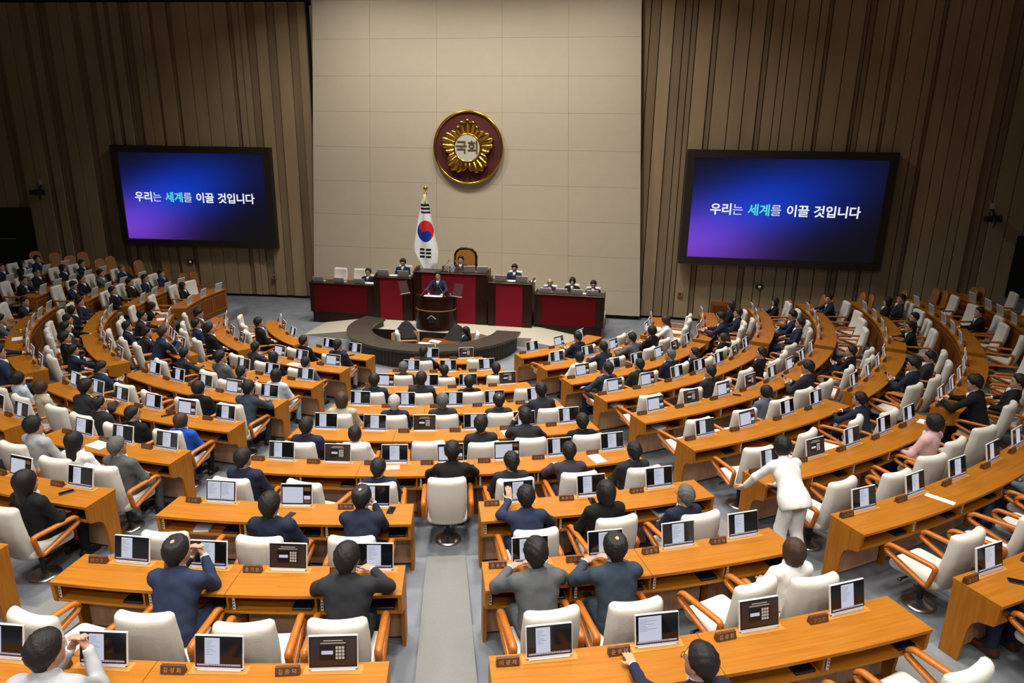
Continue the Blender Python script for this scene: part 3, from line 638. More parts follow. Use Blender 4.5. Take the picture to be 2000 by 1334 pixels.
# ------------------------------------------------------------------ ring table with its pit
def ring_table():
    t = thing('ring_table', 'low half-round dark stone counter around the stenographers before the lectern', 'counter', (RC[0], RC[1], 0.0), PH)
    n = 8; a0, a1 = -108, 90
    for i in range(n):
        b0 = a0 + (a1 - a0) * i / n; b1 = a0 + (a1 - a0) * (i + 1) / n
        m = MB(); m.polar(b0 + 0.12, b1 - 0.12, RI - 0.03, RO + 0.04, RZ - 0.07, RZ, n=9); link('top_slab', m.mesh('top_slab', 'granite'), t)
    nb = 72
    for i in range(nb):
        b0 = a0 + 1 + (a1 - a0 - 2) * i / nb; b1 = a0 + 1 + (a1 - a0 - 2) * (i + 1) / nb
        m = MB(); m.polar(b0 + 0.12, b1 - 0.12, RO - 0.12, RO - 0.06, 0.0, RZ - 0.071, n=2); link('slat', m.mesh('slat', 'ring_wood'), t)
    m = MB(); m.polar(a0 + 1, a1 - 1, RO - 0.16, RO - 0.121, 0.0, RZ - 0.072, n=40); link('outer_backing', m.mesh('outer_backing', 'wall_gap'), t)
    m = MB(); m.polar(a0 + 1, a1 - 1, RI + 0.02, RI + 0.045, -0.45, RZ - 0.071, n=40); link('inner_wall', m.mesh('inner_wall', 'ring_wood'), t)
    m = MB(); m.box(-RI - 0.1, RI + 0.1, 0.04, 0.09, -0.45, RZ - 0.2); link('rear_wall', m.mesh('rear_wall', 'ring_wood'), t)
ring_table()
t = thing('steno_table', 'reddish wooden table with papers inside the ring counter', 'table', (-0.02, -1.75, -0.45), PH)
m = MB(); m.bbox(-0.55, 0.55, -0.42, 0.42, 0.68, 0.72, 0.01); link('tabletop', m.mesh('tabletop', 'desk_front_wood'), t)
for sx in (-0.5, 0.5):
    for sy in (-0.36, 0.36): m = MB(); m.box(sx - 0.03, sx + 0.03, sy - 0.03, sy + 0.03, 0, 0.68); link('leg', m.mesh('leg', 'desk_front_wood'), t)
for (px, py, rz, sx, sy, lb) in ((828, 671, 0.0, 0.32, 0.2, 'white papers at the left of the table inside the ring'), (845, 675, 0.15, 0.42, 0.3, 'large white papers at the middle of the table inside the ring'), (850, 667, -0.3, 0.34, 0.2, 'white papers at the back of the table inside the ring')):
    v = atz(px, py, 0.272); sheet((float(v[0]), float(v[1]), 0.272 + 0.004 * (sx > 0.4)), PH + rz, lb, sx, sy, thick=0.008)
# screens of brown board around the two stenographer seats
for (x, y, rz, lb) in ((-1.0, -1.35, 0.35, 'brown privacy board behind the empty seat inside the ring'), (0.95, -1.5, -0.25, 'brown privacy board beside the stenographer inside the ring')):
    m = MB()
    for i in range(9):
        a0, a1 = R_(-70 + 140 * i / 9), R_(-70 + 140 * (i + 1) / 9); P = [(0.42 * math.sin(a), 0.3 * math.cos(a)) for a in (a0, a1)]; Q = [(0.44 * math.sin(a), 0.32 * math.cos(a)) for a in (a0, a1)]
        m.prism([P[0], P[1], Q[1], Q[0]], 0.0, 0.86)
    tag(link('privacy_board', m.mesh('privacy_board', 'panel_wood'), None, (x, y, -0.45), rz), lb, 'board')
# teleprompters: tinted glass on a thin pole, black skirted base
def prompter(px, py, q, label, turn, base_px):
    v = hit_q(px, py, q); p, _ = pq_of(v[0], v[1]); t = thing('teleprompter', label, 'teleprompter', PQ(p, q, 0.0), PH); z = float(v[2])
    m = MB(); m.lathe([(0.42, 0), (0.40, 0.25), (0.12, 0.62), (0.04, 0.66)], 14); link('skirted_base', m.mesh('skirted_base', 'black_cloth'), t)
    m = MB(); m.tube([(0, 0, 0.6), (0, 0, z - 0.17)], 0.012, 8); link('pole', m.mesh('pole', 'black_plastic'), t)
    m = MB(); m.box(-0.17, 0.17, -0.02, 0.02, -0.02, 0.0); b = link('glass_holder', m.mesh('glass_holder', 'silver'), t, (0, 0, z - 0.16)); b.rotation_euler = (0, 0, R_(turn))
    m = MB(); m.add([(-0.15, 0.0, 0.0), (0.15, 0.0, 0.0), (0.15, 0.12, 0.34), (-0.15, 0.12, 0.34), (-0.15, 0.006, 0.0), (0.15, 0.006, 0.0), (0.15, 0.126, 0.34), (-0.15, 0.126, 0.34)], [(0, 1, 2, 3), (7, 6, 5, 4), (0, 4, 5, 1), (1, 5, 6, 2), (2, 6, 7, 3), (3, 7, 4, 0)])
    g = link('glass_pane', m.mesh('glass_pane', 'glass_tint'), b)
prompter(791, 562, -4.35, 'teleprompter pane on a pole left of the lectern', 55, None)
prompter(892, 568, -4.45, 'teleprompter pane on a pole right of the lectern', -20, None)
# ================================================================== implicit-surface mesher (for cushions and figures)
def surf(fn, lo, hi, h):
    lo = np.array(lo, float); hi = np.array(hi, float); n = np.ceil((hi - lo) / h).astype(int) + 2
    ax = [lo[i] - h * 0.5 + h * np.arange(n[i]) for i in range(3)]
    G = np.stack(np.meshgrid(*ax, indexing='ij'), -1).astype(np.float32)
    D = fn(G.reshape(-1, 3)).reshape(n)
    S = D < 0
    nx, ny, nz = n
    acc = np.zeros((nx - 1, ny - 1, nz - 1, 3), np.float32); cnt = np.zeros((nx - 1, ny - 1, nz - 1), np.float32)
    corners = [(a, b, c) for a in (0, 1) for b in (0, 1) for c in (0, 1)]
    sl = lambda c: (slice(c[0], nx - 1 + c[0]), slice(c[1], ny - 1 + c[1]), slice(c[2], nz - 1 + c[2]))
    for c0 in corners:
        for axs in range(3):
            if c0[axs]: continue
            c1 = list(c0); c1[axs] = 1; c1 = tuple(c1)
            a, b = D[sl(c0)], D[sl(c1)]; cr = (a < 0) != (b < 0)
            with np.errstate(divide='ignore', invalid='ignore'): t = np.where(cr, a / (a - b), 0)
            for k in range(3):
                acc[..., k] += cr * (c0[k] + (t if k == axs else 0))
            cnt += cr
    act = cnt > 0; idx = -np.ones(act.shape, np.int64); idx[act] = np.arange(act.sum())
    cells = np.argwhere(act); V = lo - h * 0.5 + h * (cells + acc[act] / cnt[act][:, None])
    F = []
    for axs in range(3):
        o1, o2 = (axs + 1) % 3, (axs + 2) % 3
        s0 = [slice(1, n[k] - 1) for k in range(3)]; s0[axs] = slice(0, n[axs] - 1); s1 = list(s0); s1[axs] = slice(1, n[axs])
        a, b = S[tuple(s0)], S[tuple(s1)]; e = np.argwhere(a != b)
        if not len(e): continue
        pos = e.copy(); pos[:, o1] += 1; pos[:, o2] += 1
        def cell(d1, d2):
            q = pos.copy(); q[:, o1] -= d1; q[:, o2] -= d2; return idx[q[:, 0], q[:, 1], q[:, 2]]
        q = np.stack([cell(1, 1), cell(0, 1), cell(0, 0), cell(1, 0)], 1)
        ins = a[a != b]; q[~ins] = q[~ins][:, ::-1]
        F.append(q)
    F = np.concatenate(F); F = F[(F >= 0).all(1)]
    return V, F
def sm(a, b, k):
    h = np.clip(0.5 + 0.5 * (b - a) / k, 0, 1); return b * (1 - h) + a * h - k * h * (1 - h)
def rbox(P, c, s, r):
    q = np.abs(P - np.array(c, np.float32)) - (np.array(s, np.float32) - r)
    return np.linalg.norm(np.maximum(q, 0), axis=1) + np.minimum(q.max(1), 0) - r
def mesh_from(V, F, name, mats, smooth=True):
    m = bpy.data.meshes.new(name); m.vertices.add(len(V)); m.vertices.foreach_set('co', np.asarray(V, np.float32).ravel())
    m.loops.add(F.size); m.loops.foreach_set('vertex_index', F.ravel().astype(np.int32)); m.polygons.add(len(F))
    m.polygons.foreach_set('loop_start', np.arange(0, F.size, 4, dtype=np.int32)); m.polygons.foreach_set('loop_total', np.full(len(F), 4, np.int32))
    for k in (mats if isinstance(mats, (list, tuple)) else [mats]): m.materials.append(MATS[k] if k else None)
    m.polygons.foreach_set('use_smooth', np.ones(len(F), bool)); m.update(calc_edges=True); m.validate()
    return m
# ------------------------------------------------------------------ the swivel chair
def chair_meshes():
    out = {}
    def back(P):
        Q = P.copy(); t = R_(11); z = Q[:, 2] - 0.43; y = Q[:, 1] + 0.235
        zz = z * math.cos(t) - y * math.sin(t); yy = z * math.sin(t) + y * math.cos(t)
        yy = yy - 0.75 * Q[:, 0] ** 2 + 0.05 * np.sin(np.clip(zz, 0, 0.6) / 0.6 * PI) * 0.6
        wd = 1.0 - 0.10 * np.clip((0.28 - zz) / 0.28, 0, 1) - 0.05 * np.clip((zz - 0.4) / 0.2, 0, 1)
        return rbox(np.stack([Q[:, 0] / wd, yy, zz - 0.275], 1), (0, 0, 0), (0.245, 0.056, 0.345), 0.053)
    out['backrest'] = mesh_from(*surf(back, (-0.3, -0.48, 0.30), (0.3, -0.05, 1.12), 0.022), 'backrest', 'cream')
    def seat(P):
        Q = P.copy(); Q[:, 2] += 0.10 * Q[:, 1] * (Q[:, 1] > 0.1) * (Q[:, 1] - 0.1)
        return rbox(Q, (0, 0.0, 0.43), (0.25, 0.26, 0.06), 0.055)
    out['seat'] = mesh_from(*surf(seat, (-0.28, -0.29, 0.34), (0.28, 0.29, 0.52), 0.022), 'seat', 'cream')
    def loop(x):
        c = [(-0.25, 0.67), (0.25, 0.655), (0.28, 0.575), (-0.20, 0.42)]; pts = []
        for i in range(4):
            p, a, b = np.array(c[i]), np.array(c[i - 1]), np.array(c[(i + 1) % 4]); ra = 0.045
            pa = p + (a - p) / np.linalg.norm(a - p) * ra; pb = p + (b - p) / np.linalg.norm(b - p) * ra
            for u in (0, 0.33, 0.67, 1): q = (1 - u) ** 2 * pa + 2 * u * (1 - u) * p + u * u * pb; pts.append((x, q[0], q[1]))
        return pts
    m = MB(); m.tube(loop(0), 0.025, 8, closed=True); m.v = [(x * 1.35, y, z) for x, y, z in m.v]; out['armrest'] = m.mesh('armrest', 'arm_wood', True)
    m = MB(); m.lathe([(0.17, 0.0), (0.17, 0.012), (0.14, 0.03), (0.06, 0.05), (0.035, 0.075)], 20); out['base'] = m.mesh('base', 'chrome', True)
    m = MB(); m.lathe([(0.027, 0.07), (0.027, 0.20), (0.036, 0.21), (0.036, 0.33)], 12); out['post'] = m.mesh('post', 'black_plastic')
    m = MB(); m.bbox(-0.11, 0.11, -0.14, 0.13, 0.33, 0.385, 0.01); out['mechanism'] = m.mesh('mechanism', 'black_plastic')
    m = MB(); m.tube([(-0.1, 0.06, 0.35), (-0.25, 0.08, 0.335)], 0.012, 6); m.sphere((-0.27, 0.08, 0.33), (0.03, 0.02, 0.02), 8); out['lever'] = m.mesh('lever', 'black_plastic')
    return out
CH = chair_meshes()
def make_chair(x, y, z, rz, label, group, small=False):
    t = thing('swivel_chair', label, 'chair', (x, y, z), rz, group)
    for n in ('seat', 'backrest', 'base', 'post', 'mechanism') + (() if small else ('lever',)): link(n, CH[n], t)
    for sx in (-0.29, 0.29): link('armrest', CH['armrest'], t, (sx, 0, 0))
    return t
# ------------------------------------------------------------------ the desk monitor, five pictures
def monitor_meshes():
    Wd, Hd = 0.352, 0.232; out = {}
    m = MB(); m.bbox(-Wd / 2, Wd / 2, -0.009, 0.011, 0.0, Hd + 0.014, 0.004); out['casing'] = m.mesh('casing', 'white_plastic')
    m = MB(); m.box(-Wd / 2 + 0.006, Wd / 2 - 0.006, 0.0115, 0.0145, 0.008, Hd + 0.006); out['back_cover'] = m.mesh('back_cover', 'silver')
    m = MB(); m.bbox(-0.16, 0.16, -0.018, 0.03, -0.012, 0.0, 0.004); m.box(-0.03, 0.03, 0.012, 0.03, -0.001, 0.10); out['stand'] = m.mesh('stand', 'silver')
    w0, h0, h1 = Wd / 2 - 0.006, 0.014, Hd + 0.008
    def disp(items):
        mats = ['screen_black', 'page_white', 'page_text', 'taskbar', 'icon', 'login_brown', 'login_dark', 'key_beige', 'panel_orange']
        m = MB(); Y = -0.0115
        def q(x0, x1, z0, z1, mt, lv):
            y = Y - 0.0004 * lv; X = lambda u: -w0 + 2 * w0 * u; Z = lambda v: h0 + (h1 - h0) * v
            m.add([(X(x0), y, Z(z0)), (X(x1), y, Z(z0)), (X(x1), y, Z(z1)), (X(x0), y, Z(z1))], [(0, 1, 2, 3)], mats.index(mt))
        m.box(-w0, w0, -0.0112, -0.0095, h0, h1, 0)
        for it in items: q(*it)
        return m.mesh('display', mats)
    bar = [(0.035, 0.965, 0.045, 0.105, 'taskbar', 1)] + [(0.30 + 0.055 * k, 0.325 + 0.055 * k, 0.06, 0.09, 'icon', 2) for k in range(9)]
    def page(x0, x1, lines=9):
        r = random.Random(lines); return [(x0, x1, 0.105, 0.95, 'page_white', 1)] + [(x0 + 0.03, x0 + 0.03 + (x1 - x0 - 0.06) * r.uniform(0.25, 0.85), 0.84 - 0.055 * k, 0.855 - 0.055 * k, 'page_text', 2) for k in range(lines)]
    out['doc_left'] = disp(bar + page(0.20, 0.52))
    out['doc_mid'] = disp(bar + page(0.30, 0.68, 10))
    out['doc_wide'] = disp(bar + page(0.06, 0.60, 8))
    out['doc_two'] = disp(bar + page(0.04, 0.49, 10) + page(0.51, 0.96, 11))
    out['panel'] = disp([(0.04, 0.72, 0.06, 0.86, 'page_white', 1), (0.05, 0.95, 0.90, 0.95, 'login_dark', 1), (0.75, 0.96, 0.66, 0.86, 'panel_orange', 1), (0.75, 0.96, 0.46, 0.63, 'login_dark', 1), (0.75, 0.96, 0.24, 0.43, 'page_white', 1), (0.75, 0.96, 0.06, 0.21, 'panel_orange', 1)])
    keys = [(0.555 + 0.065 * i, 0.605 + 0.065 * i, 0.26 + 0.11 * j, 0.345 + 0.11 * j, 'key_beige', 3) for i in range(3) for j in range(4)]
    out['login'] = disp([(0.03, 0.97, 0.05, 0.95, 'login_brown', 1), (0.22, 0.78, 0.22, 0.72, 'login_dark', 2), (0.26, 0.50, 0.42, 0.54, 'page_white', 3), (0.30, 0.70, 0.85, 0.88, 'key_beige', 3), (0.24, 0.76, 0.77, 0.80, 'key_beige', 3)] + keys)
    return out
MO = monitor_meshes()
def make_monitor(loc, rz, pic, label, group, tilt=13):
    t = thing('desk_monitor', label, 'monitor', loc, rz, group)
    o = link('casing', MO['casing'], t, (0, 0, 0.012)); o.rotation_euler = (R_(-tilt), 0, 0)
    link('display', MO[pic], o); link('back_cover', MO['back_cover'], o)
    link('stand', MO['stand'], t, (0, 0, 0.012))
    return t
# ------------------------------------------------------------------ name plates
mb = MB(); mb.prism([(-0.026, 0), (0.026, 0), (0.014, 0.062), (-0.010, 0.062)], -0.085, 0.085, fn=lambda y, z, x: (x, y, z)); PLATE = mb.mesh('plate_body', 'plate_wood')
NAME_CACHE = {}
def strokes(seed):
    r = random.Random(seed); m = MB()
    for k in range(3):
        cx = -0.042 + 0.042 * k
        m.box(cx - 0.012, cx + 0.004, -0.0008, 0, 0.008, 0.011); m.box(cx + 0.007, cx + 0.0095, -0.0008, 0, -0.004, 0.013); m.box(cx - 0.012, cx + 0.006, -0.0008, 0, -0.012, -0.009)
        if r.random() < 0.6: m.box(cx - 0.012, cx - 0.0095, -0.0008, 0, -0.009, 0.008)
    return m.mesh('lettering', 'letter_tan')
STROKES = [strokes(i) for i in range(4)]
def make_plate(loc, rz, label, name=None, group=None):
    t = thing('name_plate', label, 'name plate', loc, rz, group); b = link('plate_body', PLATE, t)
    if name:
        if name not in NAME_CACHE: NAME_CACHE[name] = text_mesh(' '.join(name), 0.040, 'letter_tan', extrude=0.0005)
        o = link('lettering', NAME_CACHE[name], b, (0, -0.0205, 0.031)); o.rotation_euler = (R_(76), 0, 0)
    else:
        o = link('lettering', STROKES[random.randrange(4)], b, (0, -0.0195, 0.031)); o.rotation_euler = (R_(-14), 0, 0)
mb = MB(); mb.bbox(-0.09, 0.09, -0.065, 0.065, 0, 0.022, 0.004); KB = mb.mesh('keyboard_body', 'black_plastic')
mb = MB()
for i in range(6):
    for j in range(4): mb.box(-0.082 + 0.028 * i, -0.060 + 0.028 * i, -0.058 + 0.029 * j, -0.036 + 0.029 * j, 0.0225, 0.027)
KEYS = mb.mesh('key_block', 'phone_black')
# ------------------------------------------------------------------ desks: seat angles (of the monitors) per row and block
BL = {'M': 'centre block', 'L': 'left block', 'R': 'right block', 'R2': 'outer right block', 'L2': 'outer left block', 'X': 'right wing', 'Y': 'left wing', 'O': 'left wall benches', 'Ma': 'centre-left block', 'Mb': 'centre-right block'}
rng = lambda a, d, n: [a + d * i for i in range(n)]
DESKS = [  # block, row, start angle, end angle, monitor angles
 ('M', 1, -4.3, 16.4, [1.8, 11.7]), ('M', 2, -5.7, 17.6, [-1.0, 6.3, 14.1]), ('M', 3, -6.2, 18.3, [-3.1, 3.4, 9.1, 15.1]), ('M', 4, -6.8, 18.6, [-3.7, 1.3, 6.6, 11.3, 16.2]),
 ('M', 5, -6.9, 18.7, [-4.4, -0.2, 4.0, 8.3, 12.6, 16.7]), ('M', 6, -6.9, 18.6, [-4.9, -1.2, 2.5, 6.1, 9.8, 13.4, 17.2]),
 ('Ma', 7, -7.7, 4.2, [-5.3, -1.5, 2.3]), ('Mb', 7, 7.4, 19.3, [9.4, 13.2, 17.0]), ('Ma', 8, -7.8, 4.3, [-5.7, -2.8, 0.1, 3.2]), ('Mb', 8, 7.1, 19.2, [8.9, 11.8, 14.8, 17.7]),
 ('Ma', 9, -7.5, 4.3, [-5.8, -3.0, 0.0, 2.9]), ('Mb', 9, 6.9, 19.4, [8.5, 11.5, 14.6, 17.6]),
 ('L', 1, -36.1, -15.0, [-31.0, -21.3]), ('L', 2, -35.5, -14.1, [-31.9, -25.5, -17.7]), ('L', 3, -36.2, -13.0, [-34.0, -27.6, -21.7, -15.7]), ('L', 4, -36.3, -12.4, [-33.2, -28.5, -23.8, -19.4, -14.6]),
 ('L', 5, -36.3, -12.0, [-33.5, -29.5, -25.8, -21.6, -17.7, -13.7]), ('L', 6, -22.8, -11.5, [-20.2, -16.7, -13.1]), ('L', 7, -22.4, -11.3, [-20.6, -17.0, -13.1]), ('L', 8, -20.0, -11.1, [-18.2, -15.4, -12.5]),
 ('L2', 6, -36.5, -26.0, [-34.0, -30.4, -27.1]),
 ('R', 1, 26.5, 59.9, [32.3, 42.8, 54.4]), ('R', 2, 25.3, 58.9, [29.9, 38.4, 47.1, 55.0]), ('R', 3, 24.1, 58.7, [27.7, 33.9, 39.3, 45.4, 50.8, 56.5]), ('R', 4, 23.7, 58.7, [26.4, 31.4, 36.6, 41.4, 46.3, 51.4, 56.2]),
 ('R', 5, 23.0, 59.0, [25.6, 29.9, 34.4, 38.9, 43.2, 47.8, 52.0, 56.5]), ('R', 6, 22.5, 39.6, [24.8, 28.9, 33.5, 37.5]), ('R', 7, 22.5, 40.1, [24.3, 27.8, 31.2, 34.7, 38.1]),
 ('R', 8, 22.4, 40.2, [24.1, 27.5, 30.9, 34.5, 37.7]), ('R', 9, 22.2, 33.0, [23.6, 26.6, 29.6]),
 ('R2', 6, 42.8, 59.2, [44.7, 48.6, 52.5, 56.4]), ('R2', 7, 42.5, 59.2, [44.2, 47.4, 50.5, 53.8, 57.0]), ('R2', 8, 42.5, 59.0, rng(44.2, 3.4, 5)),
 ('X', 2, 62.2, 82.0, [66.5, 71.0, 77.0]), ('X', 3, 60.8, 84.0, [64.5, 68.6, 74.1, 80.5]), ('X', 4, 60.9, 85.0, [66.0, 71.4, 77.0, 82.0]), ('X', 5, 60.6, 86.0, [65.5, 70.2, 74.9, 79.8]),
 ('X', 6, 60.7, 85.0, [64.4, 69.3, 74.6, 79.3]), ('X', 7, 60.5, 86.0, [64.0, 68.4, 72.2, 76.5, 81.0]), ('X', 8, 66.0, 86.0, [71.8, 75.2, 77.9, 81.3]),
 ('Y', 1, -73.0, -41.4, [-68.8, -59.6, -50.3]), ('Y', 2, -74.0, -41.8, [-70.3, -62.7, -54.5, -47.2]), ('Y', 3, -74.5, -40.8, [-71.5, -66.0, -60.7, -55.1, -50.8, -46.6]),
 ('Y', 4, -75.0, -40.8, rng(-72.0, 4.78, 7)), ('Y', 5, -75.0, -41.4, rng(-72.5, 4.2, 8)),
 ('O', 3, -101.0, -79.3, [-98.3, -91.1, -83.5]), ('O', 4, -100.0, -77.8, [-97.1, -92.1, -86.7, -81.2]), ('O', 5, -99.5, -78.2, [-96.9, -91.5, -86.6, -82.0]),
 ('O', 6, -98.5, -78.2, [-96.2, -92.6, -88.8, -85.0, -81.0]), ('O', 7, -98.0, -79.0, [-96.0, -92.3, -88.6, -84.8]),
]
PICS = {('M', 1): 'LG', ('M', 2): 'MMM', ('M', 3): 'PLLG', ('M', 4): 'LMMLL', ('M', 5): 'LMGMLL', ('M', 6): 'LGMPPLM', ('Ma', 7): 'TPL', ('Mb', 7): 'MLM', ('Ma', 8): 'LMGM', ('Mb', 8): 'LMML', ('Ma', 9): 'LLLG', ('Mb', 9): 'LWGM',
        ('R', 3): 'PLLPGL', ('R', 4): 'PPMMLGM', ('R', 5): 'PGPGMPML', ('R', 6): 'LPMM', ('R', 7): 'LGLLM', ('R', 8): 'MMMLM', ('R', 9): 'M'}
PIC = dict(L='doc_left', M='doc_mid', W='doc_wide', T='doc_two', P='panel', G='login')
NAMES = {('Ma', 9, 2): '김성회', ('Ma', 9, 3): '김윤덕', ('Mb', 9, 0): '이광재', ('Mb', 9, 1): '윤후덕', ('Mb', 9, 2): '김성환', ('Ma', 8, 2): '홍기원', ('Mb', 8, 0): '조승래', ('Mb', 8, 2): '김준혁', ('Mb', 8, 3): '고민정',
         ('Ma', 7, 2): '이해식', ('Mb', 7, 0): '오기형', ('Mb', 7, 1): '백승아', ('Mb', 7, 2): '김문수'}
def RZ_of(b, k): return (O_RAD[k] if b == 'O' else Rrow(k)), Zrow(k)
def bname(b, k): return 'centre block' if b == 'M' else BL[b]
FACING = ('Y', 'O', 'X')
SEATS = {}     # (block,row,i) -> angle
def bracket(a, R, z, thick=0.036):
    prof = [(-0.055, 0.0), (0.12, 0.0), (0.145, 0.36), (0.17, 0.44), (0.22, 0.49), (0.29, 0.515), (0.34, 0.53), (0.352, 0.55), (0.36, 0.719), (-0.055, 0.719)]
    s, c = math.sin(R_(a)), math.cos(R_(a))
    def fn(r, zz, t): x, y = (R + r) * s + t * c, -(R + r) * c + t * s; return (x, y, z + zz)
    m = MB(); m.prism(prof, -thick / 2, thick / 2, fn=fn); return m
for (b, k, a0, a1, mons) in DESKS:
    R, z = RZ_of(b, k); n = len(mons); am = (a0 + a1) / 2; org = pol(am, R + 0.15, z)
    near = (b[0] in 'MLR')
    t = thing('bench_desk', 'curved wooden desk with monitors, %s row of the %s' % (ORD[k], bname(b, k)), 'desk', org, 0, 'curved desks of the chamber')
    part = lambda nm, m, mt: link(nm, m.mesh(nm, mt, org=org), t)
    gap = R_(0.035) and 0.0025 / R * 180 / PI
    # unit borders midway between monitors
    step = [(mons[i + 1] - mons[i]) for i in range(n - 1)]
    bd = [a0] + [mons[i] + step[i] * 0.42 for i in range(n - 1)] + [a1]
    cuts = [bd[i] for i in range(0, n, 2)] + [bd[n]]
    if len(cuts) > 2 and n % 2 == 1: cuts.pop(-2)
    for i in range(len(cuts) - 1):
        m = MB(); m.polar(cuts[i] + gap, cuts[i + 1] - gap, R - 0.07, R + 0.37, z + 0.72, z + 0.75); part('tabletop', m, 'desk_wood')
    dt = 0.03 / R * 180 / PI
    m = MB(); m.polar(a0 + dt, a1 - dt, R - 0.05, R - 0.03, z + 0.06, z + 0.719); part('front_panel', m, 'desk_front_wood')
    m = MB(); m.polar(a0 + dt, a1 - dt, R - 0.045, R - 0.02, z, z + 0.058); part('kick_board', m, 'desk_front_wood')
    for i in range(n):
        m = MB(); m.polar(bd[i] + dt, bd[i + 1] - dt, R + 0.015, R + 0.03, z + 0.04, z + 0.535); part('inner_panel', m, 'panel_wood')
    m = MB(); m.polar(a0 + dt, a1 - dt, R - 0.025, R + 0.345, z + 0.54, z + 0.558); part('shelf', m, 'desk_wood')
    for i, a in enumerate(bd):
        if i in (0, n): part('end_panel', bracket(a + (dt * 0.6 if i == 0 else -dt * 0.6), R, z), 'desk_wood')
        else:
            s_ = 0.009 / R * 180 / PI
            m = MB(); m.polar(a - s_, a + s_, R - 0.02, R + 0.335, z + 0.559, z + 0.719, n=1); part('divider', m, 'desk_wood')
            m = MB(); m.polar(a - 2 * s_, a + 2 * s_, R + 0.031, R + 0.09, z, z + 0.538, n=1); part('support', m, 'desk_wood')
    if b in FACING:
        for i in range(n):
            d2 = 0.05 / R * 180 / PI; u0, u1 = bd[i] + d2, bd[i + 1] - d2; m = MB(); w_ = 0.016 / R * 180 / PI
            m.polar(u0, u1, R - 0.056, R - 0.0505, z + 0.62, z + 0.634); m.polar(u0, u1, R - 0.056, R - 0.0505, z + 0.15, z + 0.164)
            m.polar(u0, u0 + w_, R - 0.056, R - 0.0505, z + 0.165, z + 0.619, n=1); m.polar(u1 - w_, u1, R - 0.056, R - 0.0505, z + 0.165, z + 0.619, n=1)
            part('moulding', m, 'trim_gold')
    pics = PICS.get((b, k), '')
    for i, a in enumerate(mons):
        SEATS[(b, k, i)] = a
        seat = '%s seat, %s row, %s' % (ORD[i + 1], ORD[k], bname(b, k))
        h = 0.21 / R * 180 / PI
        m = MB(); m.polar(a - h, a + h, R - 0.045, R + 0.045, z + 0.7505, z + 0.753, n=4); part('monitor_plate', m, 'inset_wood')
        pic = PIC[pics[i]] if i < len(pics) else random.choice(['doc_left', 'doc_mid', 'doc_mid', 'panel', 'doc_wide', 'doc_left'])
        if b in FACING and random.random() < 0.5: pic = 'login'
        jit = random.uniform(-2, 2)
        make_monitor(pol(a, R, z + 0.7535), R_(a + jit), pic, 'white-framed desk monitor at the ' + seat, 'desk monitors')
        pa = a - (0.315 if b[0] == 'M' else 0.30) / R * 180 / PI
        if b not in ('O',) and pa > a0:
            make_plate(pol(pa, R + 0.03, z + 0.7505), R_(pa + random.uniform(-4, 4)), 'dark wooden name plate at the ' + seat, NAMES.get((b, k, i)), 'name plates')
        if near:
            # switch strip at the left of each cubby
            sa = bd[i] + 0.05 / R * 180 / PI; s2 = 0.011 / R * 180 / PI
            m = MB(); m.polar(sa - s2, sa + s2, R + 0.318, R + 0.326, z + 0.565, z + 0.70, n=1); sw = part('switch_strip', m, 'white_plastic')
            m = MB(); m.polar(sa - s2 * 0.7, sa + s2 * 0.7, R + 0.3265, R + 0.329, z + 0.67, z + 0.69, n=1); y_ = link('switch', m.mesh('switch', 'yellow_plastic', org=org), sw)
            for zz in (0.585, 0.615, 0.642):
                m = MB(); m.polar(sa - s2 * 0.5, sa + s2 * 0.5, R + 0.3265, R + 0.328, z + zz, z + zz + 0.014, n=1); link('socket', m.mesh('socket', 'black_plastic', org=org), sw)
            ka = bd[i + 1] - (0.16 if i == n - 1 else 0.13) / R * 180 / PI
            if (b, k) not in (('L2', 6),):
                q = thing('desk_keypad', 'black keypad on the desk shelf at the ' + seat, 'keypad', pol(ka, R + 0.25, z + 0.5585), R_(ka), 'keypads on desk shelves')
                link('keyboard_body', KB, q); link('key_block', KEYS, q)
# ================================================================== PEOPLE
def rc(a, b, ra, rb):
    a = np.array(a, np.float32); b = np.array(b, np.float32); ab = b - a; L2 = float(ab @ ab) + 1e-9
    def f(P):
        t = np.clip((P - a) @ ab / L2, 0, 1); return np.linalg.norm(P - a - t[:, None] * ab, axis=1) - (ra + (rb - ra) * t)
    return f
def ell(c, r, Rm=None):
    c = np.array(c, np.float32); r = np.array(r, np.float32)
    def f(P):
        Q = P - c
        if Rm is not None: Q = Q @ Rm
        k0 = np.linalg.norm(Q / r, axis=1); k1 = np.linalg.norm(Q / (r * r), axis=1) + 1e-6; return k0 * (k0 - 1) / k1
    return f
def union(fs, k):
    def f(P):
        d = fs[0](P)
        for g in fs[1:]: d = sm(d, g(P), k)
        return d
    return f
def rotx(a): c, s = math.cos(a), math.sin(a); return np.array([[1, 0, 0], [0, c, -s], [0, s, c]], np.float32)
def rotz(a): c, s = math.cos(a), math.sin(a); return np.array([[c, -s, 0], [s, c, 0], [0, 0, 1]], np.float32)
def ik(sh, wr, hint, l1=0.285, l2=0.255):
    d = wr - sh; L = np.linalg.norm(d); Lc = min(max(L, 0.08), l1 + l2 - 0.004); u = d / L; wr = sh + u * Lc
    x = (l1 * l1 - l2 * l2 + Lc * Lc) / (2 * Lc); h = math.sqrt(max(l1 * l1 - x * x, 0)); v = hint - u * (hint @ u); v /= np.linalg.norm(v) + 1e-9
    return sh + u * x + v * h, wr
